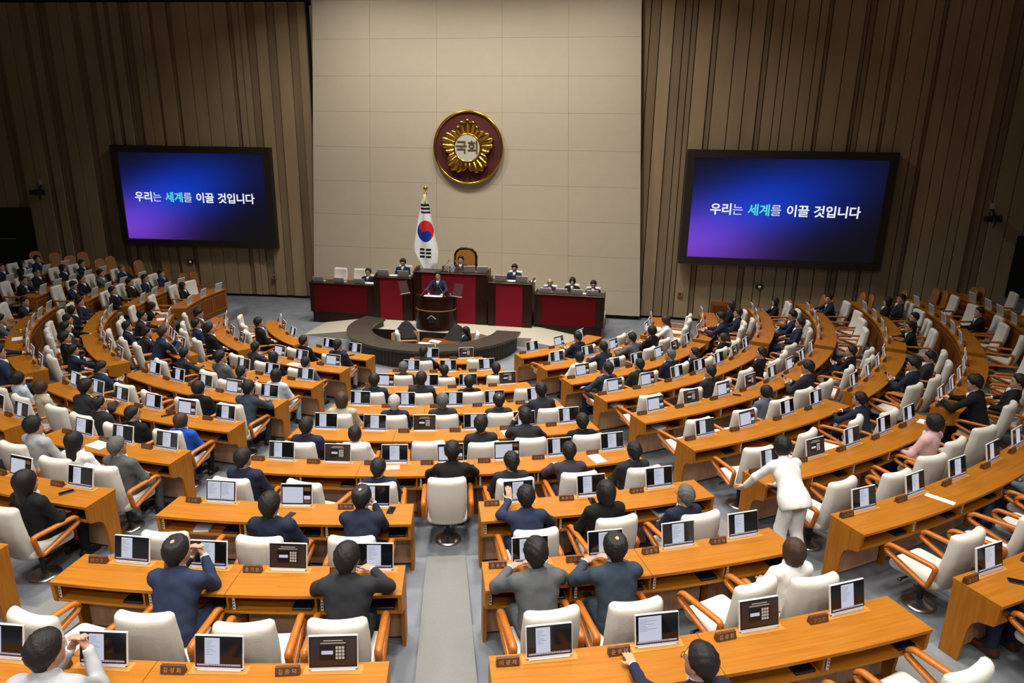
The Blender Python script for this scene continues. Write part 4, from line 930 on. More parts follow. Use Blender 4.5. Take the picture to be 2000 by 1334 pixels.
POSES = {  # torso lean, wrists (left,right), elbow hints, finger direction (left,right), palm normal, curl
 'lap':  dict(lean=-5, w=[(-0.09, 0.27, 0.645), (0.09, 0.25, 0.645)], h=[(-1, -0.6, -0.5), (1, -0.6, -0.5)], d=[(0.7, 0.7, -0.1), (-0.7, 0.7, -0.1)], n=[(0, 0, -1), (0, 0, -1)], curl=0.35),
 'desk': dict(lean=16, w=[(-0.13, 0.50, 0.80), (0.13, 0.52, 0.80)], h=[(-1, -0.2, -0.6), (1, -0.2, -0.6)], d=[(0.75, 0.65, -0.05), (-0.75, 0.65, -0.05)], n=[(0, 0, -1), (0, 0, -1)], curl=0.3),
 'chin': dict(lean=20, w=[(-0.055, 0.47, 0.93), (0.055, 0.47, 0.93)], h=[(-0.35, 0.15, -1), (0.35, 0.15, -1)], d=[(0.5, 0.1, 0.85), (-0.5, 0.1, 0.85)], n=[(0.8, -0.3, -0.4), (-0.8, -0.3, -0.4)], curl=0.6),
 'phone': dict(lean=2, w=[(-0.07, 0.34, 0.81), (0.07, 0.34, 0.81)], h=[(-1, -0.3, -0.8), (1, -0.3, -0.8)], d=[(0.45, 0.75, 0.45), (-0.45, 0.75, 0.45)], n=[(0.2, -0.7, 0.6), (-0.2, -0.7, 0.6)], curl=0.5),
 'armL': dict(lean=9, w=[(-0.24, 0.55, 0.80), (0.10, 0.28, 0.66)], h=[(-1, -0.2, -0.6), (1, -0.6, -0.5)], d=[(0.1, 1, -0.05), (-0.7, 0.7, -0.1)], n=[(0, 0, -1), (0, 0, -1)], curl=0.15),
 'armR': dict(lean=3, w=[(-0.10, 0.26, 0.66), (0.26, 0.52, 0.80)], h=[(-1, -0.6, -0.5), (1, -0.2, -0.6)], d=[(0.7, 0.7, -0.1), (-0.1, 1, -0.05)], n=[(0, 0, -1), (0, 0, -1)], curl=0.15),
 'back': dict(lean=-13, w=[(-0.29, 0.20, 0.715), (0.29, 0.20, 0.715)], h=[(-1, -0.8, -0.3), (1, -0.8, -0.3)], d=[(0.15, 1, -0.2), (-0.15, 1, -0.2)], n=[(0, 0, -1), (0, 0, -1)], curl=0.4),
 'touch': dict(lean=17, w=[(-0.10, 0.58, 0.90), (0.13, 0.45, 0.80)], h=[(-1, -0.2, -0.7), (1, -0.2, -0.6)], d=[(-0.05, 0.5, 0.85), (-0.75, 0.65, -0.05)], n=[(0, 1, -0.5), (0, 0, -1)], curl=0.15),
 'head': dict(lean=18, w=[(-0.12, 0.40, 1.02), (0.13, 0.50, 0.80)], h=[(-0.4, 0.2, -1), (1, -0.2, -0.6)], d=[(0.35, -0.25, 0.9), (-0.75, 0.65, -0.05)], n=[(0.9, -0.3, -0.2), (0, 0, -1)], curl=0.3),
 'stand': dict(stand=True, lean=3, w=[(-0.20, 0.38, 1.05), (0.20, 0.38, 1.05)], h=[(-1, -0.5, -0.4), (1, -0.5, -0.4)], d=[(0.3, 0.9, -0.1), (-0.3, 0.9, -0.1)], n=[(0, 0, -1), (0, 0, -1)], curl=0.25),
 'bend': dict(stand=True, lean=36, w=[(-0.34, 0.58, 0.80), (0.10, 0.50, 0.84)], h=[(-1, -0.4, 0.3), (1, -0.4, -0.4)], d=[(-0.25, 0.9, -0.25), (-0.3, 0.8, -0.2)], n=[(0, 0, -1), (0, 0, -1)], curl=0.2),
}
def head_prims():
    f = [ell((0, -0.012, 0.022), (0.081, 0.097, 0.100)), ell((0, 0.018, -0.045), (0.066, 0.078, 0.085)), rc((0, 0.060, -0.105), (0, 0.052, -0.10), 0.030, 0.030)]
    return f
def head_fn(P):
    d = union(head_prims(), 0.03)(P)
    d = sm(d, rc((0, 0.092, 0.018), (0, 0.104, -0.022), 0.009, 0.015)(P), 0.012)
    for s in (-1, 1):
        d = sm(d, ell((s * 0.082, -0.008, -0.012), (0.011, 0.022, 0.032))(P), 0.008)
        e = np.linalg.norm(P - np.array([s * 0.032, 0.106, 0.012], np.float32), axis=1) - 0.019; d = -sm(-d, e, 0.012)
        d = sm(d, rc((s * 0.014, 0.091, 0.040), (s * 0.048, 0.078, 0.038), 0.006, 0.006)(P), 0.012)
    d = sm(d, ell((0, 0.088, -0.068), (0.026, 0.011, 0.012))(P), 0.010)
    return d
def hand_fn(w, d, n, side, curl):
    d = np.array(d, np.float32); d /= np.linalg.norm(d); n = np.array(n, np.float32); n = n - d * (n @ d); n /= np.linalg.norm(n); s = np.cross(d, n)
    Rm = np.stack([s, n, d], 1)
    fs = [ell(w + d * 0.048, (0.040, 0.017, 0.052), Rm)]
    for k, (off, L) in enumerate(((-0.029, 0.060), (-0.010, 0.072), (0.010, 0.076), (0.029, 0.068))):
        off = off * side; p0 = w + d * 0.086 + s * off; d1 = d * math.cos(curl) + n * math.sin(curl) + s * off * 1.2; p1 = p0 + d1 * L * 0.5; d2 = d * math.cos(2 * curl) + n * math.sin(2 * curl); p2 = p1 + d2 * L * 0.5
        fs += [rc(p0, p1, 0.0098, 0.0088), rc(p1, p2, 0.0088, 0.0075)]
    tb = w + d * 0.022 + s * 0.030 * side; t1 = tb + (d * 0.6 + s * side * 0.75 + n * 0.25) * 0.034; t2 = t1 + (d * 0.9 + s * side * 0.25 + n * 0.2) * 0.034
    fs += [rc(tb, t1, 0.0135, 0.011), rc(t1, t2, 0.011, 0.0085)]
    return union(fs, 0.007)
def figure(pose, hyaw, hpitch, lod):
    p = POSES[pose]; st = p.get('stand', False); lam = R_(p['lean'])
    pel = np.array([0, 0, 0.94 if st else 0.55], np.float32)
    T = lambda x, f, s: np.array([pel[0] + x, pel[1] + f * math.cos(lam) + s * math.sin(lam), pel[2] + s * math.cos(lam) - f * math.sin(lam)], np.float32)
    RT = rotx(-lam)     # torso frame -> figure frame
    neck = T(0, -0.005, 0.47); hd = neck + np.array([0, 0.02 + 0.12 * math.sin(lam * 0.7), 0.150], np.float32)
    RH = rotz(R_(hyaw)) @ rotx(R_(hpitch)); 
    out = {}; sh = [T(-0.178, 0, 0.41), T(0.178, 0, 0.41)]
    el, wr = [], []
    for i in range(2):
        a, b_ = ik(sh[i], np.array(p['w'][i], np.float32), np.array(p['h'][i], np.float32)); el.append(a); wr.append(b_)
    if st: hips = [np.array([s * 0.09, 0, 0.90]) for s in (-1, 1)]; kn = [np.array([s * 0.10, 0.03, 0.50]) for s in (-1, 1)]; an = [np.array([s * 0.11, -0.02, 0.09]) for s in (-1, 1)]
    else: hips = [np.array([s * 0.095, 0.0, 0.545]) for s in (-1, 1)]; kn = [np.array([s * 0.13, 0.41, 0.475]) for s in (-1, 1)]; an = [np.array([s * 0.12, 0.40, 0.095]) for s in (-1, 1)]
    if pose == 'bend': hips = [h + np.array([0, -0.03, 0]) for h in hips]; an[1] = an[1] + np.array([0.02, -0.12, 0]); kn[1] = kn[1] + np.array([0, -0.03, 0])
    tors = [ell(T(0, 0.0, 0.02), (0.178, 0.135, 0.15), RT), ell(T(0, 0.0, 0.16), (0.168, 0.122, 0.17), RT), ell(T(0, 0.004, 0.31), (0.188, 0.122, 0.17), RT), rc(T(-0.155, -0.008, 0.42), T(0.155, -0.008, 0.42), 0.064, 0.064), rc(T(0, -0.020, 0.476), T(0, -0.012, 0.40), 0.070, 0.10)]
    if st: tors.append(ell(T(0, -0.015, -0.07), (0.178, 0.140, 0.15), RT))
    arms = []
    for i in range(2):
        fo = wr[i] + (el[i] - wr[i]) / np.linalg.norm(el[i] - wr[i]) * 0.03
        arms += [rc(sh[i] + np.array([0, 0, -0.006], np.float32), el[i], 0.060, 0.051), rc(el[i], fo, 0.051, 0.040)]
    lo = np.minimum.reduce(sh + el + wr + [pel, T(0, 0, 0.45)]) - (0.34 if st else 0.2); hi = np.maximum.reduce(sh + el + wr + [pel, T(0, 0, 0.5)]) + 0.2
    J0 = union(tors + arms, 0.045)
    def J(P, J0=J0):
        q = (P - pel) @ RT
        return J0(P) + 0.0035 * np.sin(q[:, 2] * 42 + q[:, 0] * 14) * np.sin(q[:, 0] * 19 + 1.2) + 0.002 * np.sin(P[:, 1] * 60 + P[:, 2] * 35) * np.sin(P[:, 0] * 50)
    if st:
        fl = ell(T(0, 0.0, -0.06), (0.205, 0.172, 0.26), RT); ax = T(0, 0, 1) - T(0, 0, 0); o_ = T(0, 0, -0.15)
        J = lambda P: np.minimum(np.maximum(sm(union(tors, 0.035)(P), fl(P), 0.05), -((P - o_) @ ax)), union(arms, 0.03)(P))
    # jacket skirt ends at the lap
    out['jacket'] = mesh_from(*surf(J, lo, hi, 0.0165 * lod), 'jacket', 'cloth_navy')
    legs = [ell(pel + np.array([0, -0.02, 0.0]), (0.180, 0.150, 0.16))] if st else [ell(pel + np.array([0, -0.01, -0.03]), (0.165, 0.125, 0.115))]
    for i in range(2): legs += [rc(hips[i], kn[i], 0.096 if st else 0.086, 0.080 if st else 0.066), rc(kn[i], an[i] + np.array([0, 0, -0.03]), 0.078 if st else 0.064, 0.082 if st else 0.050)]
    L = union(legs, 0.03); lo2 = np.minimum.reduce(hips + kn + an) - 0.16; hi2 = np.maximum.reduce(hips + kn + an) + 0.16
    out['trousers'] = mesh_from(*surf(L, lo2, hi2, 0.021 * lod), 'trousers', 'cloth_navy')
    out['shoes'] = []
    for i in range(2):
        a = an[i]; S = union([rc((a[0], a[1] - 0.035, 0.045), (a[0] * 1.05, a[1] + 0.15, 0.036), 0.044, 0.038), rc((a[0], a[1] - 0.03, 0.05), (a[0], a[1], 0.10), 0.042, 0.046)], 0.02)
        SF = lambda P, S=S: np.maximum(S(P), -P[:, 2] + 0.004)
        out['shoes'].append(mesh_from(*surf(SF, (a[0] - 0.09, a[1] - 0.12, -0.01), (a[0] + 0.1, a[1] + 0.24, 0.17), 0.016 * lod), 'shoe', 'leather_black'))
    # shirt: collar band, front wedge, cuffs
    shf = [rc(neck + np.array([0, 0, -0.03]), neck + np.array([0, 0.004, 0.022]), 0.071, 0.066), rc(T(0, 0.070, 0.44), T(0, 0.112, 0.26), 0.050, 0.012)]
    for i in range(2):
        u = (el[i] - wr[i]) / np.linalg.norm(el[i] - wr[i]); shf.append(rc(wr[i] + u * 0.05, wr[i] + u * 0.008, 0.037, 0.0345))
    out['shirt'] = mesh_from(*surf(union(shf, 0.008), lo, hi + 0.06, 0.0135 * lod), 'shirt', 'cloth_shirt')
    ti = union([rc(T(0, 0.118, 0.40), T(0, 0.122, 0.25), 0.013, 0.017), ell(T(0, 0.112, 0.425), (0.017, 0.016, 0.018), RT)], 0.01)
    c = T(0, 0.11, 0.33); out['tie'] = mesh_from(*surf(ti, c - 0.2, c + 0.2, 0.011 * lod), 'tie', 'cloth_tie_blue')
    # body: head and neck, hands and the figure under the clothes, one mesh
    RHt = RH
    def HN(P):
        return sm(head_fn((P - hd) @ RHt), rc(hd + np.array([0, -0.025, -0.07], np.float32), neck + np.array([0, -0.01, -0.05], np.float32), 0.057, 0.062)(P), 0.02)
    V1, F1 = surf(HN, hd - np.array([0.13, 0.15, 0.27]), hd + np.array([0.13, 0.15, 0.15]), 0.0095 * (0.5 + 0.5 * lod))
    Vs, Fs = [V1], [F1]
    for i in range(2):
        u = (el[i] - wr[i]) / np.linalg.norm(el[i] - wr[i]); side = 1 if i == 0 else -1
        hf = hand_fn(wr[i], p['d'][i], p['n'][i], side, p['curl']); H = union([hf, rc(wr[i] + u * 0.06, wr[i] + np.array(p['d'][i], np.float32) * 0.01, 0.029, 0.026)], 0.015)
        a, b_ = surf(H, wr[i] - 0.18, wr[i] + 0.18, 0.0082 * (0.4 + 0.6 * lod)); Vs.append(a); Fs.append(b_)
    Bd = union(tors + arms + legs, 0.03); fB = lambda P: Bd(P) + 0.032
    a, b_ = surf(fB, np.minimum(lo, lo2), np.maximum(hi, hi2), 0.036); Vs.append(a); Fs.append(b_)
    off = 0; FF = []
    for v, f in zip(Vs, Fs): FF.append(f + off); off += len(v)
    out['body'] = mesh_from(np.concatenate(Vs), np.concatenate(FF), 'body', 'skin')
    M = Matrix(((RH[0][0], RH[0][1], RH[0][2], hd[0]), (RH[1][0], RH[1][1], RH[1][2], hd[1]), (RH[2][0], RH[2][1], RH[2][2], hd[2]), (0, 0, 0, 1)))
    out['head'] = M; out['hd'] = hd; out['wr'] = wr
    return out
def hair_fn(style):
    def f(P):
        x, y, z = P[:, 0], P[:, 1], P[:, 2]
        base = ell((0, -0.014, 0.026), (0.081, 0.097, 0.101))(P)
        rip = 0.003 * np.sin(x * 110 + z * 30) * np.sin(y * 90 + 1)
        if style in ('short', 'thin'):
            rip = 0.0035 * np.sin(x * 95 + z * 40 + 1) * np.sin(y * 70 + z * 35) + 0.002 * np.sin(x * 210 + y * 160)
            line = np.where(y > 0, -0.045 + y * 1.55, -0.045 + y * 0.70) + 0.006 * np.sin(x * 90)
            off = 0.002 + 0.021 * np.clip((z - line) / 0.07, 0, 1)
            if style == 'thin': off = off * np.clip((np.linalg.norm(P - np.array([0.0, -0.05, 0.13], np.float32), axis=1) - 0.034) / 0.04, -0.5, 1) + rip * 0.8 + 0.005 * np.sin(x * 230 + z * 60) * np.sin(y * 210)
            d = base - off + rip
            top = ell((0.010, 0.012, 0.070), (0.070, 0.080, 0.054))(P)
            if style == 'short': d = sm(d, top - rip * 1.5 + 0.022 * (1 - np.clip((z - line) / 0.06, 0, 1)), 0.025)
            d = sm(d, ell((0, -0.066, -0.055), (0.058, 0.036, 0.062))(P) + rip, 0.02)
            d = np.maximum(d, (line - z) * 0.75)
            return d
        if style == 'bald':
            d = base - 0.009 + rip; line = np.where(y > 0, -0.01 + y * 0.9, -0.01 + y * 0.75)
            d = np.maximum(d, (line - z) * 0.8); return np.maximum(d, z - 0.045)
        d = base - 0.024 + rip
        if style == 'bob': d = sm(d, ell((0, -0.020, -0.045), (0.098, 0.100, 0.110))(P) + rip, 0.03); d = np.maximum(d, -0.135 - z)
        if style == 'crop': d = sm(d, ell((0, -0.030, -0.02), (0.090, 0.085, 0.095))(P) + rip * 1.6, 0.03)
        if style == 'long': d = sm(d, ell((0, -0.030, -0.05), (0.100, 0.088, 0.120))(P) + rip, 0.03); d = sm(d, ell((0, -0.072, -0.18), (0.100, 0.045, 0.15))(P) + rip, 0.03)
        face = ell((0, 0.115, -0.045), (0.070, 0.085, 0.115))(P); d = -sm(-d, face, 0.015)
        return d
    return f
HAIRS = {}
def hair_mesh(style, lod):
    k = (style, lod)
    if k not in HAIRS: HAIRS[k] = mesh_from(*surf(hair_fn(style), (-0.13, -0.15, -0.35 if style == 'long' else -0.18), (0.13, 0.13, 0.17), 0.010 * lod), 'hair', 'hair_black')
    return HAIRS[k]
mb = MB(); mb.sphere((0, 0, 0), (0.012, 0.007, 0.0075), 8); EYE = mb.mesh('eye', 'eye_dark', True)
mb = MB(); mb.tube([(-0.017, -0.003, 0), (0, 0.002, 0.004), (0.017, -0.004, 0.0)], 0.0042, 5); BROW = mb.mesh('eyebrow', 'hair_black', True)
mb = MB(); mb.sphere((0, 0, 0), (0.022, 0.006, 0.0045), 8); MOUTH = mb.mesh('mouth', 'lip', True)
mb = MB()
for s in (-1, 1): mb.tube([(s * 0.034 + 0.024 * math.cos(2 * PI * i / 12), 0.106, 0.012 + 0.018 * math.sin(2 * PI * i / 12)) for i in range(12)], 0.0022, 5, closed=True); mb.tube([(s * 0.058, 0.104, 0.016), (s * 0.085, 0.0, 0.012)], 0.002, 5)
mb.tube([(-0.010, 0.107, 0.016), (0.010, 0.107, 0.016)], 0.002, 5); SPECS = mb.mesh('glasses', 'black_plastic')
FIG = {}
CNAME = dict(navy='navy suit', navy2='blue suit', charcoal='charcoal suit', black='black suit', grey='grey suit', steel='slate-blue suit', lightgrey='light grey suit', white='white jacket', beige='beige jacket', blue='bright blue jacket', paleblue='pale blue jacket', pink='pink jacket', denim='denim-blue jacket', green='dark green suit', plum='dark plum suit')
PNAME = dict(lap='with hands in lap', desk='leaning on desk', chin='with hands at chin', phone='holding a phone', armL='with left arm on desk', armR='with right arm on desk', back='leaning back in chair', touch='reaching to the monitor', head='with a hand at the head', stand='standing at the lectern', bend='bending over a desk')
PTRO = dict(white='charcoal', beige='charcoal', blue='black', paleblue='paleblue', pink='black', denim='jeans', lightgrey='lightgrey')
def person(loc, rz, pose, cloth, hair=('short', 'black'), hy=0, hp=0, sc=1.0, label='', tie=None, shirt='shirt', trousers=None, lod=1.5, face=True, glasses=False, shoe='leather_black'):
    key = (pose, hy, hp, lod)
    if key not in FIG: FIG[key] = figure(*key)
    F = FIG[key]; t = thing('person', label, 'person', loc, rz, 'people in the chamber'); t.scale = (sc, sc, sc)
    link('body', F['body'], t); j = setmat(link('jacket', F['jacket'], t), 'cloth_' + cloth); setmat(link('trousers', F['trousers'], t), 'cloth_' + (trousers or PTRO.get(cloth, cloth)))
    for s in F['shoes']: setmat(link('shoe', s, t), shoe)
    setmat(link('shirt', F['shirt'], t), 'cloth_' + shirt)
    if tie: setmat(link('tie', F['tie'], t), 'cloth_' + tie)
    h = setmat(link('hair', hair_mesh(hair[0], 1.0 if lod <= 1 else 1.1), t), 'hair_' + hair[1]); h.matrix_local = F['head']
    if face:
        for s in (-1, 1):
            o = link('eye', EYE, t); o.matrix_local = F['head'] @ Matrix.Translation((s * 0.032, 0.0895, 0.012))
            o = setmat(link('eyebrow', BROW, t), 'hair_' + hair[1]); o.matrix_local = F['head'] @ Matrix.Translation((s * 0.032, 0.0935, 0.038))
        o = link('mouth', MOUTH, t); o.matrix_local = F['head'] @ Matrix.Translation((0, 0.0985, -0.068))
    if glasses: o = link('glasses', SPECS, t); o.matrix_local = F['head']
    return t
def phone(loc, rz, label, rx=0.0, sx=0.075, sy=0.15):
    t = thing('mobile_phone', label, 'phone', loc, rz); t.rotation_euler = (rx, 0, rz)
    m = MB(); m.bbox(-sx / 2, sx / 2, -sy / 2, sy / 2, 0, 0.009, 0.003); link('phone_case', m.mesh('phone_case', 'black_plastic'), t)
    m = MB(); m.box(-sx / 2 + 0.004, sx / 2 - 0.004, -sy / 2 + 0.005, sy / 2 - 0.005, 0.0091, 0.0096); link('phone_screen', m.mesh('phone_screen', 'phone_black'), t)
# px, py of the head, block, row, pose, clothes, hair, head yaw, head pitch, extras
S, T_, B_ = ('short', 'black'), ('thin', 'black'), ('bob', 'black')
PEOPLE = [
 (828, 687, 'M', 1, 'desk', 'charcoal', S, -15, -10, {}), (788, 718, 'M', 2, 'lap', 'charcoal', ('short', 'grey'), 0, 0, {}), (868, 724, 'M', 2, 'lap', 'black', S, 0, 0, {}), (969, 720, 'M', 2, 'lap', 'black', S, 0, 0, {}),
 (731, 743, 'M', 3, 'lap', 'navy', S, 0, 0, {}), (823, 740, 'M', 3, 'lap', 'charcoal', S, 0, 0, {}), (916, 746, 'M', 3, 'lap', 'black', S, 0, 0, {}),
 (667, 781, 'M', 4, 'lap', 'beige', ('bob', 'brown'), 0, 0, {}), (770, 786, 'M', 4, 'lap', 'navy', ('short', 'white'), 0, 0, {}), (864, 783, 'M', 4, 'lap', 'charcoal', ('short', 'grey'), 0, 0, {}), (974, 782, 'M', 4, 'lap', 'charcoal', T_, 0, 0, {}), (1057, 762, 'M', 4, 'desk', 'charcoal', S, 0, 0, {}),
 (599, 832, 'M', 5, 'lap', 'navy', S, 0, 0, {}), (693, 848, 'M', 5, 'lap', 'white', ('crop', 'black'), 0, 0, {}), (939, 828, 'M', 5, 'lap', 'charcoal', S, -15, 0, {}), (1024, 813, 'M', 5, 'head', 'charcoal', S, 0, 0, {}), (1137, 823, 'M', 5, 'lap', 'black', S, 0, 0, {}),
 (476, 895, 'M', 6, 'lap', 'navy', S, -15, 0, {}), (739, 914, 'M', 6, 'lap', 'navy', S, -15, 0, {}), (883, 881, 'M', 6, 'desk', 'black', S, 0, 0, {}), (998, 901, 'M', 6, 'lap', 'charcoal', S, 15, 0, {}), (1110, 881, 'M', 6, 'desk', 'plum', S, 0, 0, {}), (1238, 881, 'M', 6, 'lap', 'charcoal', S, 0, 0, {}),
 (528, 986, 'Ma', 7, 'lap', 'navy', S, 0, 0, {}), (707, 971, 'Ma', 7, 'chin', 'navy', T_, -15, 0, {}), (1028, 970, 'Mb', 7, 'touch', 'navy2', S, 0, 0, {}), (1180, 958, 'Mb', 7, 'lap', 'black', B_, 0, 0, {}), (1337, 968, 'Mb', 7, 'lap', 'navy', ('short', 'grey'), 15, 0, dict(glasses=True)),
 (349, 1076, 'Ma', 8, 'chin', 'navy2', T_, -15, 0, {}), (680, 1090, 'Ma', 8, 'desk', 'charcoal', S, -15, 0, {}), (1049, 1079, 'Mb', 8, 'desk', 'grey', S, 0, 0, {}), (1201, 1068, 'Mb', 8, 'desk', 'steel', T_, 0, 0, {}), (1550, 1077, 'Mb', 8, 'lap', 'white', ('bob', 'brown'), 0, 0, {}),
 (97, 1270, 'Ma', 9, 'chin', 'lightgrey', S, -15, 0, {}), (1368, 1292, 'Mb', 9, 'armL', 'navy', S, 30, 0, dict(glasses=True)),
 (594, 666, 'L', 1, 'lap', 'black', S, -15, 0, {}), (660, 674, 'L', 1, 'lap', 'navy', S, -15, 0, dict(trousers='khaki', glasses=True)),
 (500, 678, 'L', 2, 'desk', 'charcoal', S, 0, 0, {}), (535, 698, 'L', 2, 'lap', 'black', ('long', 'black'), -15, 0, {}), (598, 708, 'L', 2, 'lap', 'denim', S, -15, 0, {}),
 (360, 690, 'L', 3, 'desk', 'charcoal', S, 0, 0, {}), (438, 698, 'L', 3, 'lap', 'grey', S, -15, 0, {}), (467, 726, 'L', 3, 'phone', 'navy', S, -15, 0, {}), (540, 733, 'L', 3, 'lap', 'paleblue', B_, 0, 0, {}),
 (388, 758, 'L', 4, 'lap', 'black', ('crop', 'black'), -15, 0, {}), (486, 757, 'L', 4, 'desk', 'steel', S, 0, 0, dict(glasses=True)), (190, 718, 'L', 4, 'phone', 'navy2', S, -15, -15, {}),
 (172, 756, 'L', 5, 'desk', 'charcoal', S, 0, 0, {}), (192, 788, 'L', 5, 'lap', 'charcoal', T_, -15, 0, {}), (260, 808, 'L', 5, 'lap', 'black', S, -30, 0, dict(glasses=True)), (354, 822, 'L', 5, 'lap', 'blue', ('crop', 'brown'), -15, 0, {}), (36, 740, 'L', 5, 'lap', 'paleblue', ('crop', 'black'), -15, 0, {}), (80, 758, 'L', 5, 'lap', 'beige', ('crop', 'brown'), -15, -15, {}),
 (70, 830, 'L', 6, 'lap', 'lightgrey', ('crop', 'black'), -45, 0, {}), (146, 862, 'L', 6, 'lap', 'white', ('long', 'black'), -15, 0, {}), (230, 872, 'L', 6, 'lap', 'grey', ('short', 'grey'), -15, 0, {}), (73, 930, 'L', 7, 'lap', 'black', ('long', 'black'), -15, 0, {}),
 (1128, 658, 'R', 1, 'phone', 'navy', S, 0, -15, {}), (1176, 678, 'R', 2, 'desk', 'navy', S, 15, 0, {}), (1131, 698, 'R', 2, 'lap', 'white', ('crop', 'black'), 0, 0, {}), (1233, 660, 'R', 2, 'desk', 'grey', S, 15, 0, dict(glasses=True)), (1268, 646, 'R', 2, 'phone', 'black', ('crop', 'black'), 15, 0, {}),
 (1248, 712, 'R', 3, 'lap', 'green', S, 15, 0, {}), (1186, 720, 'R', 3, 'back', 'navy2', S, 15, 0, {}), (1308, 694, 'R', 3, 'lap', 'navy', ('short', 'grey'), 30, 0, {}), (1356, 690, 'R', 3, 'lap', 'black', S, 30, 0, {}), (1412, 660, 'R', 3, 'lap', 'black', ('crop', 'brown'), 30, 0, {}),
 (1386, 726, 'R', 4, 'lap', 'charcoal', S, 15, 0, {}), (1486, 690, 'R', 4, 'lap', 'black', S, 30, 0, {}), (1495, 766, 'R', 5, 'lap', 'denim', ('crop', 'black'), 30, 0, {}), (1577, 718, 'R', 5, 'phone', 'charcoal', S, 15, -15, {}),
 (1662, 686, 'R', 5, 'phone', 'black', S, 15, 0, {}), (1677, 780, 'R', 6, 'desk', 'navy', S, 15, 0, dict(glasses=True)), (1784, 712, 'R2', 6, 'phone', 'navy', S, 15, -15, {}), (1816, 698, 'R2', 6, 'lap', 'charcoal', S, 15, -15, dict(tie='tie_grey')),
 (1802, 820, 'R', 7, 'lap', 'pink', ('crop', 'black'), 15, 0, {}), (1902, 748, 'R2', 7, 'desk', 'black', S, 15, -15, dict(tie='tie_red')), (1988, 746, 'R2', 7, 'back', 'black', S, 15, 0, dict(tie='tie_grey')),
 (1300, 626, 'X', 2, 'desk', 'white', ('long', 'brown'), 15, -15, dict(trousers='jeans')), (1408, 620, 'X', 3, 'desk', 'navy', S, 15, -15, {}), (1456, 613, 'X', 3, 'phone', 'navy', S, 15, 0, {}), (1429, 598, 'X', 3, 'phone', 'black', ('bob', 'brown'), 15, -15, dict(shirt='blue')),
 (1514, 590, 'X', 4, 'phone', 'black', B_, 15, 0, {}), (1548, 618, 'X', 4, 'phone', 'navy', S, 15, -15, {}), (1562, 632, 'X', 4, 'back', 'navy', S, 15, 0, {}), (1618, 584, 'X', 5, 'desk', 'navy', S, 45, 0, dict(tie='tie_green')),
 (1760, 584, 'X', 6, 'back', 'charcoal', S, 15, 0, dict(tie='tie_grey')), (1768, 637, 'X', 6, 'desk', 'black', S, 15, 0, dict(glasses=True)), (1785, 620, 'X', 6, 'lap', 'navy', S, 15, 0, dict(shirt='sky')), (1912, 610, 'X', 7, 'armL', 'black', S, 15, 0, dict(tie='tie_green')),
 (506, 630, 'Y', 1, 'lap', 'black', S, 0, 0, {}), (390, 616, 'Y', 2, 'phone', 'charcoal', S, 0, -15, {}), (381, 630, 'Y', 2, 'lap', 'navy2', S, 0, 0, {}), (409, 642, 'Y', 2, 'lap', 'black', S, 0, 0, {}),
 (278, 616, 'Y', 3, 'desk', 'charcoal', S, 0, 0, {}), (248, 638, 'Y', 3, 'phone', 'navy', S, 0, 0, {}), (296, 656, 'Y', 3, 'desk', 'charcoal', S, -15, 0, {}), (312, 644, 'Y', 3, 'chin', 'navy2', ('short', 'brown'), 0, 0, {}), (304, 592, 'Y', 3, 'desk', 'black', ('crop', 'black'), 0, -15, {}),
 (166, 586, 'Y', 4, 'back', 'navy', S, 0, 0, dict(tie='tie_grey')), (158, 602, 'Y', 4, 'back', 'black', ('crop', 'black'), 0, 0, {}), (133, 624, 'Y', 4, 'armR', 'black', S, 0, 0, {}), (145, 638, 'Y', 4, 'lap', 'charcoal', S, 0, 0, {}), (130, 663, 'Y', 4, 'lap', 'black', S, 0, 0, {}), (138, 680, 'Y', 4, 'armR', 'navy', S, 0, 0, dict(tie='tie_blue')),
 (66, 588, 'Y', 5, 'desk', 'charcoal', S, -15, 0, {}), (4, 622, 'Y', 5, 'desk', 'grey', S, 0, 0, {}), (4, 692, 'Y', 5, 'lap', 'navy2', S, 0, 0, {}), (-2, 655, 'Y', 5, 'armR', 'navy', S, 0, 0, {}),
 (104, 508, 'O', 7, 'lap', 'navy', S, -15, 0, dict(shirt='sky')), (62, 516, 'O', 7, 'lap', 'black', B_, 0, 0, {}), (6, 522, 'O', 7, 'lap', 'navy', S, 0, 0, dict(tie='tie_blue')),
 (68, 533, 'O', 6, 'lap', 'black', S, -15, 0, dict(tie='tie_grey', glasses=True)), (128, 523, 'O', 6, 'lap', 'black', ('crop', 'black'), 0, 0, {}), (161, 516, 'O', 6, 'lap', 'black', S, 0, 0, dict(tie='tie_grey')), (51, 546, 'O', 6, 'desk', 'black', S, -15, 0, dict(tie='tie_green')),
 (159, 545, 'O', 5, 'lap', 'black', S, 0, 0, dict(glasses=True)), (144, 557, 'O', 5, 'desk', 'navy', S, 0, -15, dict(tie='tie_grey')), (197, 534, 'O', 5, 'armR', 'grey', S, 0, 0, {}), (238, 524, 'O', 5, 'back', 'navy', ('short', 'grey'), 0, 0, dict(shirt='sky')),
 (220, 568, 'O', 4, 'back', 'black', S, 0, 0, dict(tie='tie_blue')), (254, 551, 'O', 4, 'lap', 'black', S, 0, 0, dict(tie='tie_grey', glasses=True)), (283, 544, 'O', 4, 'lap', 'navy', S, 0, 0, dict(tie='tie_green', glasses=True)), (315, 534, 'O', 4, 'lap', 'navy', S, 0, 0, dict(shirt='sky')),
 (358, 558, 'O', 3, 'lap', 'black', B_, 0, 0, {}),
 (2030, 868, 'R', 8, 'lap', 'denim', S, 15, 0, dict(trousers='jeans')), (2075, 1075, 'R', 9, 'lap', 'navy2', S, 15, 0, dict(shoe='leather_brown')),
]
TAKEN = {}
rp = random.Random(3)
PLACED = []
